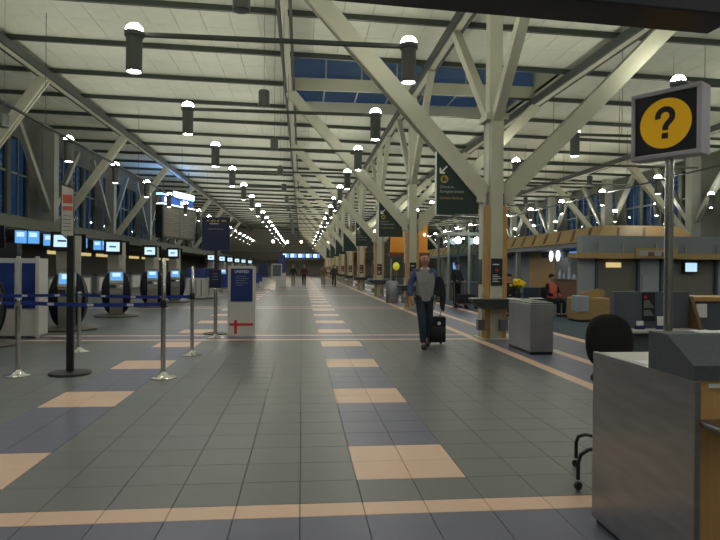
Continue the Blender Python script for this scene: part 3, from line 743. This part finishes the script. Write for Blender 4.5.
# blue and white island past the kiosks
for k, (x, y) in enumerate(((-4.95, 28.5), (-4.45, 29.2))):
    r = thing('display_unit', 'white upright display unit with blue top past the kiosks', 'stand', (x, y, 0), .1, 'white and blue display units past the kiosks')
    MB().box(-.42, .42, -.2, .2, .04, 1.0).build('body', 'white_laminate', r); MB().box(-.4, .4, -.18, .18, 0, .04).build('plinth', 'poster_blue', r)
    MB().box(-.44, .44, -.22, .22, 1.0, 1.45).build('blue_top', 'poster_blue', r)
    for x_ in (-.25, 0, .25): MB().box(x_ - .03, x_ + .03, -.21, -.2, .15, .9).build('slot', 'booth_grey', r)
for x, y, lab in ((-1.6, 38.4, 'grey framed poster stand out on the open floor'), (-2.6, 40.5, 'slim blue poster stand behind the grey one')):
    r = thing('floor_poster', lab, 'stand', (x, y, 0))
    MB().box(-.5, .5, -.15, .15, 0, .03).build('foot', 'steel_grey', r); MB().box(-.06, .06, -.03, .03, .03, .9).build('post', 'white_laminate', r)
    MB().box(-.33, .33, -.06, .06, .85, 1.75).build('panel', 'white_laminate' if x > -2 else 'poster_blue', r); MB().box(-.27, .27, -.07, -.06, .95, 1.68).build('print', 'counter_grey' if x > -2 else 'poster_dark', r)
r = thing('banner_stand', 'tall narrow blue banner on white base near the walking couple', 'banner', (-1.55, 46, 0))
MB().box(-.35, .35, -.3, .3, 0, 1.1).build('plinth', 'white_laminate', r); MB().box(-.28, .28, -.04, .04, 1.1, 2.5).build('banner', 'poster_blue', r)
for k in range(12):
    x = -3.4 - .8 * (k % 3); y = 34 + 5 * (k // 3)
    r = thing('blue_counter', 'low blue queue barrier panel far along the check-in lanes', 'barrier', (x, y, 0), .0, 'blue barrier panels in the far lanes')
    MB().box(-.3, .3, -.03, .03, .35, 1.05).build('panel', 'belt', r)
    for s in (-1, 1): MB().box(s * .28 - .03, s * .28 + .03, -.15, .15, 0, .35).build('foot', 'steel', r)
# flight information board hung from the kiosk-side beam
r = thing('flight_board', 'tall flight information board with glowing blue header', 'board', (-9.0, 44.8, 0), 1.25)
MB().box(-2.3, 2.3, 0, .55, 3.55, 5.9).build('case', 'black', r)
for k in range(2):
    p = MB().box(-2.2 + 2.22 * k, -.04 + 2.22 * k, -.02, 0, 3.65, 5.75).build('screen', 'wall_dark', r)
    b = MB()
    for j in range(11): b.box(-2.1 + 2.22 * k, -.15 + 2.22 * k - .3 * (j % 3), -.03, -.02, 3.75 + .18 * j, 3.80 + .18 * j)
    b.build('text_rows', 'screen_amber', p)
MB().box(-2.3, 2.3, 0, .5, 5.9, 5.98).build('light_strip', 'light_box', r)
for k in range(2): MB().box(-2.2 + 2.22 * k, -.1 + 2.22 * k, .1, .2, 5.98, 6.55).build('blue_header', 'screen_deep', r); MB().box(-1.9 + 2.22 * k, -1.3 + 2.22 * k, .08, .1, 6.1, 6.45).build('header_mark', 'light_box', r)
MB().box(-2.3, 2.3, .1, .5, 6.58, 6.68).build('up_light', 'light_box_blue', r)
MB().box(-2.3, 2.3, .05, .5, 6.552, 6.58).build('light_tray', 'black', r)
MB().box(-.8, 2.2, .02, .08, 6.62, 7.0).build('lit_sign', 'light_box', r)
for x in (-1.8, 1.8): MB().box(x - .02, x + .02, .25, .29, 6.6, 8.7).build('hanger_rod', 'rail', r)
# far end: dark bulkhead and lit blue signs
r = thing('end_bulkhead', 'dark bulkhead carrying lit blue signs at the hall end', 'bulkhead', (0, 106, 0))
MB().box(-13, 13, 0, .6, 2.9, 4.3).build('case', 'wall_dark', r)
for k in range(5):
    p = MB().box(-3.4 + 1.35 * k, -2.25 + 1.35 * k, -.05, 0, 3.3, 4.0).build('lit_sign', 'screen_blue', r)
    MB().box(-3.3 + 1.35 * k, -2.8 + 1.35 * k, -.08, -.05, 3.4, 3.9).build('lit_symbol', 'light_box', p)
for x in (-12.8, 12.8): MB().box(x - .2, x + .2, .0, .4, 0, 2.9).build('pier', 'steel_grey', r)

# ------------------------------------------------------------------ shop side: counters, booth, canopy, seating
r = thing('info_counter', 'dark grey counter with upright back panel and black poster', 'counter', (4.20, 7.4, 0), 0)
MB().box(0, 1.15, .06, .6, 0, .69).build('body', 'counter_grey', r)
MB().box(-.04, 1.2, -.1, .62, .69, .725, bevel=.006).build('ledge', 'white_laminate', r)
MB().box(0, 1.08, .22, .32, .725, 1.22).build('back_panel', 'counter_grey', r)
MB().strip([(.0, .725), (.32, .725), (.32, 1.16), (.22, 1.16)], .05).build('end_gusset', 'wood_slot', r, loc=(1.11, 0, 0))
p = MB().box(.40, .58, .208, .22, .82, 1.21).build('poster', 'sign_navy', r)
MB().prism([(.44 + .022 * math.cos(k * PI / 6), 1.15 + .022 * math.sin(k * PI / 6)) for k in range(12)], .004, Matrix.Translation((0, .206, 0))).build('red_emblem', 'red_cross', p)
b = MB()
for k in range(8):
    if k != 4: b.box(.42, .50 + .018 * (k % 4), .204, .208, 1.09 - .027 * k, 1.10 - .027 * k)
b.build('print_lines', 'sign_grey', p)
for x, h_, rz, lab in ((4.50, .09, .2, 'small blue and white leaflet box under the black counter poster'), (4.80, .15, -.1, 'white leaflet holder on the ledge of the grey counter')):
    q = thing('leaflet_holder', lab, 'holder', (x, 7.5, .725), rz)
    MB().box(-.06, .06, -.03, .03, 0, .05).build('tray', 'poster_blue', q); MB().box(-.05, .05, -.01, .012, .05, h_ + .02).build('leaflets', 'paper', q)
r = thing('framed_counter', 'grey counter with wooden frame beyond the poster counter', 'counter', (5.75, 8.3, 0), 0)
MB().box(0, 1.5, 0, .6, 0, 1.06).build('body', 'counter_grey', r)
MB().box(-.03, 1.53, -.04, .64, 1.06, 1.12).build('top_rail', 'wood', r)
for x in (-.03, .6, 1.48): MB().box(x, x + .05, -.04, 0, 0, 1.06).build('frame_post', 'wood', r)
q = MB().box(5.82, 5.98, 8.225, 8.256, .82, 1.02).build('notice_sheet', 'paper'); tag(q, 'white notice hung on the wood framed counter', 'paper')
r = thing('ticket_pedestal', 'low rounded wood pedestal with grey panel by the booth', 'counter', (7.95, 16.4, 0), 0)
MB().box(.05, 1.0, .05, .7, 0, .05).build('plinth', 'black', r)
MB().box(0, .98, 0, .75, .05, .70, bevel=.04).build('body', 'wood_light', r)
MB().box(-.03, .32, -.05, .4, .30, .76, bevel=.03).build('grey_panel', 'booth_light', r)
MB().prism([(.34 + .0, .70), (1.1, .70), (1.1, .9), (.9, .95), (.34, .82)], .05, Matrix.Translation((0, .6, 0))).build('back_guard', 'wood_light', r)
# booth
r = thing('service_booth', 'grey panelled service booth with tan fascia beam', 'booth', (8.9, 18.0, 0), 0)
MB().box(0, 9.5, .4, .5, 0, 1.88).build('back_wall', 'booth_taupe', r)
for x0_, x1_, mm in ((.0, .55, 'booth_light'), (2.05, 2.75, 'booth_light'), (4.8, 5.4, 'booth_light')):
    MB().box(x0_, x1_, .33, .4, 0.02, 1.88).build('light_panel', mm, r)
for x in (.55, 1.98, 2.78, 4.7): MB().box(x, x + .08, .28, .4, 0, 1.88).build('post', 'counter_grey', r)
MB().box(2.15, 2.7, .3, .33, .8, 1.35).build('white_sheet', 'booth_light', r)
MB().box(-.25, 9.5, -.1, .6, 1.88, 2.06).build('fascia', 'wood_light', r)
p = MB().box(1.65, 3.05, -.16, -.1, 1.9, 2.22).build('sign_board', 'wood_light', r); MB().box(1.75, 2.6, -.18, -.16, 1.98, 2.14).build('sign_print', 'booth_light', p); MB().box(2.05, 2.25, -.19, -.18, 1.96, 2.1).box(2.5, 2.7, -.19, -.18, 1.96, 2.1).build('sign_figure', 'wood_red', p)
MB().box(0, 9.5, .1, .5, 2.06, 2.62).build('upper_beam', 'booth_grey', r)
for x in (.5, 1.3, 2.4, 3.4, 4.5): MB().box(x, x + .03, -.02, .02, 2.06, 2.35).build('finial', 'steel', r)
MB().box(.95, 1.45, .36, .4, 1.60, 1.76).build('warm_sign', 'strip_warm', r)
m_ = MB().box(3.55, 4.05, .25, .38, 1.44, 1.80).build('monitor', 'black', r); MB().box(3.6, 4.0, .24, .25, 1.48, 1.77).build('screen', 'screen_pale', m_)
# wooden canopy
r = thing('wood_canopy', 'sloped wooden slat canopy roof over the shop front', 'canopy', (0, 0, 0))
b = MB(); ya, yb_ = 24.5, 62; x0_, x1_ = 12.6, 17.5
V = [(x0_, ya, 2.77), (x0_, yb_, 2.77), (x1_, yb_, 2.77), (x1_, ya, 2.77), (x0_ + .7, ya + .5, 3.5), (x0_ + .7, yb_, 3.5), (x1_ - .7, yb_, 3.5), (x1_ - .7, ya + .5, 3.5)]
v = [b.bm.verts.new(p) for p in V]
for q in ((0, 1, 5, 4), (1, 2, 6, 5), (2, 3, 7, 6), (3, 0, 4, 7), (4, 5, 6, 7), (0, 3, 2, 1)): b.bm.faces.new([v[i] for i in q])
b.build('roof_body', 'wood_light', r)
for k in range(22):
    y = 25.3 + 1.6 * k
    MB().bar((x0_ + .10, y, 2.88), (x0_ + .60, y + .75, 3.41), .16, .05, (-.72, 0, .69)).build('slat', 'wood_slot', r)
for k in range(3): MB().bar((x0_ + 1.1 + 1.2 * k, ya + .1, 2.90), (x0_ + 1.3 + 1.2 * k, ya + .42, 3.38), .10, .05, (0, -.8, .6)).build('slat', 'wood_slot', r)
MB().box(x0_ + .1, x1_ - .1, ya + .1, yb_, 2.55, 2.77).build('grey_fascia', 'booth_grey', r)
for y in (25, 34.5, 44, 53.5):
    for x in (x0_ + .35, x1_ - .35): MB().box(x - .12, x + .12, y - .12, y + .12, 0.004, 2.55).build('post', 'steel_grey', r)
# shop front under the canopy
r = thing('shop_front', 'wood and pale panel shop front under the slatted canopy', 'shop', (14.4, 0, 0))
MB().box(0, .15, 26, 29.8, .004, 2.5).build('blue_lit_wall', 'screen_deep', r)
MB().box(0, .15, 29.8, 32.6, .004, 2.5).build('pale_panel', 'booth_taupe', r); MB().box(0, .15, 32.6, 36.4, .004, 2.5).build('wood_panel', 'wood', r); MB().box(0, .15, 36.4, 60, .004, 2.5).build('grey_panel', 'booth_grey', r)
MB().box(-.4, -.1, 27, 33.5, 2.2, 2.5).build('header', 'sign_green', r)
for y in (31.2, 32.1): MB().ball((-.45, y, 2.28), (.06, .22, .30), 14, 8).build('oval_light', 'oval_light', r, True)
MB().box(-.46, -.4, 28.6, 29.8, 2.24, 2.46).build('lit_header', 'screen_blue', r)
r = thing('bar_counter', 'red brown bar counter in front of the blue lit wall', 'counter', (13.5, 0, 0))
MB().box(-.3, .3, 26.2, 30.2, .05, .98).build('body', 'wood_red', r); MB().box(-.38, .38, 26.1, 30.3, .98, 1.04).build('worktop', 'wood_slot', r); MB().box(-.2, .2, 26.3, 30.1, .004, .05).build('plinth', 'black', r)
for k, (y, h_) in enumerate(((29.7, .5), (29.2, .35), (28.6, .9), (28.1, .3), (27.7, .3))):
    q = thing('bottle', 'white bottle standing on the red brown bar counter', 'bottle', (13.4, y, 1.04), 0, 'bottles on the bar counter')
    MB().lathe([(0, 0), (.08, 0), (.08, h_ * .6), (.03, h_ * .75), (.03, h_ * .97)], 12, close=False).build('body', 'sign_white', q, True); MB().lathe([(.035, h_ * .95), (.035, h_), (0, h_)], 10, close=False).build('cap', 'screen_deep', q)
r = thing('red_canister', 'upright red canister post beside the booth corner', 'post', (11.9, 23.0, .004))
MB().lathe([(0, 0), (.22, 0), (.22, .3), (.12, .34)], 18, close=False).build('base', 'steel_dark', r, True); MB().lathe([(.17, .3), (.2, .4), (.2, 1.05), (.12, 1.2), (0, 1.24)], 20, close=False).build('canister', 'red', r, True)
# waiting chairs, table, flowers
def chair(x, y, rz, lab, grp=None):
    r = thing('waiting_chair', lab, 'chair', (x, y, .004), rz, grp)
    MB().box(-.25, .25, -.24, .24, .40, .46, bevel=.015).build('seat', 'chair_blue', r)
    MB().box(-.25, .25, .22, .27, .50, .92, bevel=.015).build('backrest', 'chair_blue', r)
    for sx in (-1, 1):
        for sy in (-1, 1): MB().box(sx * .22 - .015, sx * .22 + .015, sy * .20 - .015, sy * .20 + .015, 0, .40).build('leg', 'rail', r)
        MB().box(sx * .23 - .012, sx * .23 + .012, .20, .23, .40, .85).build('back_post', 'rail', r)
chair(8.15, 18.75, .35, 'dark waiting chair under the seated traveller in coral')
chair(7.55, 19.0, 2.9, 'dark empty waiting chair beside the seated traveller in coral')
chair(6.75, 18.9, -.6, 'dark waiting chair under the seated traveller by the flowers')
chair(7.0, 20.3, .2, 'dark empty waiting chair behind the low table')
r = thing('low_table', 'low dark table with papers between the waiting chairs', 'table', (7.15, 18.0, .004))
MB().box(-.5, .5, -.3, .3, .56, .6).build('table_top', 'charcoal', r)
for sx in (-1, 1):
    for sy in (-1, 1): MB().box(sx * .44 - .02, sx * .44 + .02, sy * .25 - .02, sy * .25 + .02, 0, .56).build('leg', 'rail', r)
tag(MB().box(7.1, 7.5, 17.8, 18.0, .605, .625).build('newspaper', 'paper'), 'white newspaper on the low dark table', 'newspaper')
r = thing('flower_vase', 'bunch of yellow flowers in a dark vase on the low table', 'flowers', (6.78, 18.05, .604))
MB().lathe([(0, 0), (.07, 0), (.1, .12), (.06, .24), (.08, .28)], 16, close=False).build('vase', 'charcoal', r, True)
b = MB(); b2 = MB()
for k in range(26):
    a = random.random() * 6.28; rr = .24 * math.sqrt(random.random()); z = .38 + .2 * random.random()
    p = (rr * math.cos(a), rr * math.sin(a), z); b2.tube([(0, 0, .2), p], .006, 5)
    f = MB().ball(p, (.055, .055, .04), 8, 5).build('bloom', 'flower', r, True)
b.bm.free(); b2.build('stems', 'leaf', r)
# orange shop wall and glazed kiosk between the columns further down
r = thing('orange_shop', 'warm orange lit shop panel between the columns further down', 'shop', (5.2, 34.5, 0))
MB().box(0, 2.2, 0, .2, 2.45, 4.3).build('orange_panel', 'shop_orange', r); MB().box(-.1, 2.3, -.15, .3, 2.2, 2.45).build('shelf_band', 'wood_red', r)
for x in (0, 1.05, 2.1): MB().box(x, x + .1, .05, .15, .004, 2.2).build('post', 'steel_grey', r)
MB().box(.1, 2.1, -.1, .3, .004, 1.0).build('counter_base', 'counter_grey', r)
for k in range(4): MB().ball((.3 + .55 * k, -.3, 3.5), .09, 8, 6).build('bulb', 'light_box', r); 
for k in range(4): MB().bar((.3 + .55 * k, -.3, 3.5), (.3 + .55 * k, 0.02, 3.5), .02, .02, (0, 0, 1)).build('bulb_arm', 'rail', r)
r = thing('glazed_kiosk', 'dark framed glazed kiosk with bright globe lights past the columns', 'kiosk', (6.9, 27.5, 0))
for x in (0, 1.0, 2.0):
    for y in (0, 2.0): MB().box(x - .05, x + .05, y - .05, y + .05, .004, 3.1).build('frame_post', 'steel_grey', r)
MB().box(-.1, 2.1, -.1, 2.1, 3.1, 3.25).build('roof', 'steel_grey', r)
for x in (0, 1.0): MB().box(x + .06, x + .94, -.01, .01, .9, 3.08).build('pane', 'glass', r); MB().box(x + .06, x + .94, -.02, .02, .004, .88).build('lower_panel', 'counter_grey', r)
MB().box(0.1, 1.9, -.03, .03, .88, .92).build('transom', 'steel_grey', r)
for x in (.35, 1.25): MB().ball((x, -.45, 2.85), .17, 12, 8).build('globe_light', 'oval_light', r, True); MB().bar((x, -.45, 3.0), (x, .0, 3.15), .03, .03, (0, 0, 1)).build('lamp_arm', 'rail', r)
m_ = MB().box(.15, .55, -.12, -.04, 1.45, 1.85).build('monitor', 'black', r); MB().box(.2, .5, -.13, -.12, 1.5, 1.8).build('screen', 'screen_blue', m_)
r = thing('balloon', 'round yellow balloon tethered between the columns', 'balloon', (4.75, 29.6, 0))
MB().ball((0, 0, 1.62), (.17, .17, .2), 14, 10).build('envelope', 'balloon', r, True); MB().tube([(0, 0, .06), (.01, 0, .8), (0, 0, 1.43)], .008, 6).build('string', 'sign_white', r); MB().lathe([(0, 0), (.09, 0), (.07, .07), (0, .08)], 12, close=False).build('weight', 'charcoal', r)

# ------------------------------------------------------------------ people
def skin(name, pts, edges, mats, parent, pick=None, sub=2):
    names = list(pts); idx = {n: i for i, n in enumerate(names)}
    me = bpy.data.meshes.new(name); me.from_pydata([pts[n][0] for n in names], [(idx[a], idx[c]) for a, c in edges], []); me.update()
    o = bpy.data.objects.new(name, me); COL.objects.link(o)
    md = o.modifiers.new('skin', 'SKIN'); md.use_smooth_shade = True
    sv = me.skin_vertices[0].data
    for n in names:
        rr = pts[n][1]; sv[idx[n]].radius = rr if isinstance(rr, tuple) else (rr, rr); sv[idx[n]].use_root = False
    sv[0].use_root = True
    o.modifiers.new('sub', 'SUBSURF').levels = sub
    dg = bpy.context.evaluated_depsgraph_get(); m2 = bpy.data.meshes.new_from_object(o.evaluated_get(dg))
    bpy.data.objects.remove(o); bpy.data.meshes.remove(me)
    m2.materials.clear()
    for mm in mats: m2.materials.append(M[mm])
    for p in m2.polygons:
        p.use_smooth = True; p.material_index = pick(p.center) if pick else 0
    m2.name = name
    return link(name, m2, parent)
def person(label, loc, rz, J, top='charcoal', legs='jeans', hair='hair_dark', sleeves=None, fingers=False, bald=False, sc=1.0, group=None, collar=None, sub=2, skirt=False):
    r = thing('person', label, 'person', loc, rz, group); r.scale = (sc, sc, sc)
    B = {'pel': ((0, 0, .95), .12), 'wst': ((0, 0, 1.10), .115), 'chs': ((0, .0, 1.30), .13), 'nkb': ((0, .01, 1.46), .075), 'nk': ((0, 0, 1.53), .055),
         'hd0': ((0, -.02, 1.59), .072), 'hd1': ((0, -.012, 1.67), .086), 'hd2': ((0, 0, 1.735), .062), 'nose': ((0, -.105, 1.645), .013)}
    E = [('pel', 'wst'), ('wst', 'chs'), ('chs', 'nkb'), ('nkb', 'nk'), ('nk', 'hd0'), ('hd0', 'hd1'), ('hd1', 'hd2'), ('hd1', 'nose')]
    D = {}
    for s, n in ((-1, 'r'), (1, 'l')):
        d = {'sho': (s * .18, .01, 1.41), 'elb': (s * .25, .03, 1.13), 'wri': (s * .255, -.05, .90), 'han': (s * .255, -.075, .82),
             'hip': (s * .09, 0, .90), 'kne': (s * .10, -.01, .50), 'ank': (s * .10, .02, .09), 'toe': (s * .115, -.13, .035)}
        d.update({k[:-2]: v for k, v in J.items() if k.endswith('_' + n)}); D[n] = d
        rad = {'sho': .058, 'elb': .04, 'wri': .027, 'han': (.038, .022), 'hip': .085, 'kne': .055, 'ank': .036, 'toe': .03}
        for k in d: B[k + n] = (d[k], rad[k])
        E += [('chs', 'sho' + n), ('sho' + n, 'elb' + n), ('elb' + n, 'wri' + n), ('wri' + n, 'han' + n), ('pel', 'hip' + n), ('hip' + n, 'kne' + n), ('kne' + n, 'ank' + n), ('ank' + n, 'toe' + n)]
        B['ear' + n] = ((s * .088, .0, 1.655), .014); E.append(('hd1', 'ear' + n))
        if fingers:
            h = Vector(d['han']); dw = (h - Vector(d['wri'])).normalized()
            for q, (off, L) in enumerate(((-.03, .055), (-.010, .068), (.010, .064), (.029, .05))):
                a = h + dw * .03 + Vector((0, off, 0)); c = a + dw * L * .5 + Vector((-s * .006, 0, 0)); e = c + dw * L * .5 + Vector((-s * .018, 0, 0))
                B['f%d' % q + n] = (a, .0095); B['g%d' % q + n] = (c, .009); B['h%d' % q + n] = (e, .0075); E += [('han' + n, 'f%d' % q + n), ('f%d' % q + n, 'g%d' % q + n), ('g%d' % q + n, 'h%d' % q + n)]
            t = Vector(d['wri']).lerp(h, .6) + Vector((-s * .01, -.045, 0)); B['th' + n] = (t, .011); B['ti' + n] = (t + dw * .04 + Vector((-s * .015, -.008, 0)), .009); E += [('han' + n, 'th' + n), ('th' + n, 'ti' + n)]
    skin('body', B, E, ['skin'], r, sub=sub)
    # clothing
    C = {'pel': ((0, 0, .86), .172), 'wst': ((0, -.01, 1.08), .150), 'chs': ((0, .0, 1.29), .160), 'nkb': ((0, .01, 1.44), .09), 'nk': ((0, .005, 1.51), .068)}
    CE = [('wst', 'pel'), ('wst', 'chs'), ('chs', 'nkb'), ('nkb', 'nk')]
    for n in 'rl':
        d = D[n]
        for k, q in (('sho', .085), ('elb', .066), ('wri', .048)): C[k + n] = (d[k], q)
        CE += [('chs', 'sho' + n), ('sho' + n, 'elb' + n), ('elb' + n, 'wri' + n)]
    C = {k: C[k] for k in ['wst'] + [q for q in C if q != 'wst']}
    def pk(c):
        if collar and c.z > 1.475: return 2
        return 1 if sleeves and (abs(c.x) > .165 or (c.z > 1.40 and abs(c.x) > .08)) else 0
    skin('shirt', C, CE, [top, sleeves or top, collar or top], r, pk, sub)
    T = {'pel': ((0, 0, .96), .120)}; TE = []
    for n in 'rl':
        d = D[n]
        for k, q in (('hip', .094), ('kne', .078), ('ank', .06)): T[k + n] = (d[k], q)
        TE += [('pel', 'hip' + n), ('hip' + n, 'kne' + n), ('kne' + n, 'ank' + n)]
    skin('trousers', T, TE, [legs], r, None, sub)
    for n in 'rl':
        a, t = Vector(D[n]['ank']), Vector(D[n]['toe'])
        f = (t - a); f.z = 0; f = f.normalized() if f.length > .01 else Vector((0, -1, 0))
        b = MB(); L = .27; m_ = Matrix.Translation((a.x, a.y, t.z - .035)) @ Matrix.Rotation(math.atan2(f.x, -f.y), 4, 'Z')
        bmesh.ops.create_uvsphere(b.bm, u_segments=12, v_segments=8, radius=1)
        for v in b.bm.verts:
            z = max(v.co.z, -.35); v.co = Vector((v.co.x * .05, v.co.y * .14 - .06, (z + .35) * .065 + (.02 * max(0, v.co.y) if z > 0 else 0)))
        bmesh.ops.transform(b.bm, matrix=m_, verts=b.bm.verts[:]); b.build('shoe', 'black', r, True)
    b = MB()
    if bald: b.ball((0, .030, 1.665), (.093, .080, .06), 14, 8)
    else: b.ball((0, .016, 1.70), (.096, .100, .088), 14, 8)
    b.build('hair', hair, r, True)
    for s in (-1, 1): MB().ball((s * .033, -.083, 1.668), (.016, .012, .010), 8, 6).build('eye', 'eye', r, True); MB().box(s * .033 - .022, s * .033 + .022, -.096, -.078, 1.685, 1.692).build('eyebrow', hair, r)
    MB().box(-.025, .025, -.093, -.082, 1.603, 1.610).build('mouth', 'wood_red', r)
    return r
# the walking man: right leg forward, left arm back and down to the suitcase handle
man = person('man walking in a grey and blue sweater and jeans, pulling a suitcase', (2.33, 11.1, 0), .06,
       {'hip_r': (-.09, 0, .90), 'kne_r': (-.085, -.15, .52), 'ank_r': (-.06, -.16, .10), 'toe_r': (-.07, -.31, .05),
        'kne_l': (.09, .02, .50), 'ank_l': (.09, .27, .16), 'toe_l': (.10, .17, .05),
        'elb_r': (-.285, .02, 1.15), 'wri_r': (-.285, -.08, .95), 'han_r': (-.28, -.105, .88),
        'elb_l': (.275, .08, 1.14), 'wri_l': (.28, .13, .97), 'han_l': (.275, .16, .90)},
       'sweater', 'jeans', 'hair_grey', 'sleeve_blue', True, True, 1.02, collar='collar')
b = MB(); rows_ = []
for i in range(9):                                # dark coat draped over his left forearm
    u = i / 8; rows_.append([(.20 + .30 * u * .45 + .05 * math.sin(PI * u), -.02 + .04 * math.sin(9 * u), 1.20 - .0 - (abs(u - .35) ** 1.3) * .55), ])
P = [(.185, 1.02), (.19, 1.22), (.24, 1.36), (.33, 1.34), (.385, 1.2), (.40, 1.0), (.385, .78), (.36, .70), (.335, .76), (.32, .98)]
co = MB().prism(P, .16, Matrix.Translation((2.33, 11.13, 0)))
bmesh.ops.subdivide_edges(co.bm, edges=co.bm.edges[:], cuts=2, use_grid_fill=True)
for v in co.bm.verts: v.co.y += .025 * math.sin(v.co.z * 17) + .01 * math.sin(v.co.x * 60)
tag(co.build('draped_coat', 'coat', None, True), 'dark coat draped over the walking man\'s arm', 'coat')
r = thing('suitcase', 'black wheeled suitcase trailing behind the walking man', 'suitcase', (2.68, 11.62, 0), .1)
b = MB().box(-.17, .17, -.12, .12, .05, .56, bevel=.03); bd = b.build('body', 'coat', r, True)
MB().box(-.14, .14, -.145, -.12, .10, .36, bevel=.012).build('front_pocket', 'black', r, True)
MB().prism([(.02 + .035 * math.cos(k * PI / 6), .43 + .035 * math.sin(k * PI / 6)) for k in range(12)], .01, Matrix.Translation((0, -.126, 0))).build('tag_disc', 'sign_white', r)
for s in (-1, 1):
    MB().tube([(s * .09, .06, .54), (s * .09, -.20, .86)], .009, 8).build('handle_rod', 'chrome', r, True)
    MB().lathe([(0, -.015), (.035, -.015), (.035, .015), (0, .015)], 12, close=False).build('wheel', 'black', r, True, (s * .12, .06, .036)).rotation_euler = (0, PI / 2, 0)
MB().tube([(-.10, -.20, .865), (.10, -.20, .865)], .014, 8).build('handle_grip', 'black', r, True)
WALK1 = {'kne_r': (-.09, -.12, .52), 'ank_r': (-.08, -.14, .09), 'toe_r': (-.09, -.28, .04), 'kne_l': (.09, .02, .50), 'ank_l': (.09, .22, .13), 'toe_l': (.1, .1, .05)}
WALK2 = {'kne_l': (.09, -.12, .52), 'ank_l': (.08, -.14, .09), 'toe_l': (.09, -.28, .04), 'kne_r': (-.09, .02, .50), 'ank_r': (-.09, .22, .13), 'toe_r': (-.1, .1, .05)}
person('walker in dark jacket and pale trousers carrying a bag down the hall', (-.71, 48.8, 0), 0, WALK1, 'coat', 'tan', sub=1)
person('walker in maroon jacket and black trousers beside the one with pale trousers', (.19, 48.9, 0), 0, WALK2, 'maroon', 'black_fabric', sub=1)
person('walker in olive tan jacket beside the one in grey', (1.68, 46.8, 0), 0, WALK1, 'olive', 'tan', sub=1)
person('walker in dark grey clothes beside the one in olive tan', (2.55, 46.9, 0), 0, WALK2, 'charcoal', 'charcoal', sub=1)
person('standing man in dark coat behind a luggage trolley', (6.05, 22.7, 0), .5, {'elb_r': (-.26, .02, 1.15), 'wri_r': (-.2, -.2, 1.05), 'han_r': (-.18, -.27, 1.04), 'elb_l': (.26, .02, 1.15), 'wri_l': (.2, -.2, 1.05), 'han_l': (.18, -.27, 1.04)}, 'coat', 'black_fabric', sub=1)
SIT = {}
for s, n in ((-1, 'r'), (1, 'l')):
    SIT.update({'hip_' + n: (s * .09, -.02, .90), 'kne_' + n: (s * .12, -.44, .92), 'ank_' + n: (s * .12, -.42, .50), 'toe_' + n: (s * .12, -.56, .445),
                'elb_' + n: (s * .26, -.04, 1.15), 'wri_' + n: (s * .13, -.24, 1.08), 'han_' + n: (s * .10, -.3, 1.07)})
person('seated traveller in coral top and black trousers beside the pedestal', (8.15, 18.68, -.405), .35, SIT, 'coral', 'black_fabric', sleeves='black_fabric', sub=1)
person('seated traveller in dark clothes by the yellow flowers', (6.75, 18.83, -.405), -.6, SIT, 'coat', 'jeans', sub=1)
r = thing('luggage_trolley', 'airport luggage trolley loaded with dark bags', 'trolley', (6.2, 22.1, 0), .5)
MB().box(-.3, .3, -.4, .25, .18, .22).build('deck', 'steel_dark', r)
MB().tube([(-.27, .25, .2), (-.27, .3, 1.0), (.27, .3, 1.0), (.27, .25, .2)], .018, 8).build('handle', 'chrome', r, True)
for x in (-.25, .25):
    for y in (-.35, .2): MB().lathe([(0, -.02), (.08, -.02), (.08, .02), (0, .02)], 12, close=False).build('wheel', 'black', r, True, (x, y, .085)).rotation_euler = (0, PI / 2, 0)
    MB().bar((x, -.35, .09), (x, -.35, .19), .02, .02).bar((x, .2, .09), (x, .2, .19), .02, .02).build('wheel_fork', 'steel_dark', r)
q = thing('duffel_bag', 'dark bag lying on the luggage trolley', 'bag', (6.2, 22.08, .22), .5)
MB().box(-.28, .28, -.33, .2, .0, .34, bevel=.06).build('body', 'coat', q, True); MB().tube([(-.1, -.05, .33), (-.08, -.05, .42), (.08, -.05, .42), (.1, -.05, .33)], .012, 6).build('handle', 'black', q, True)
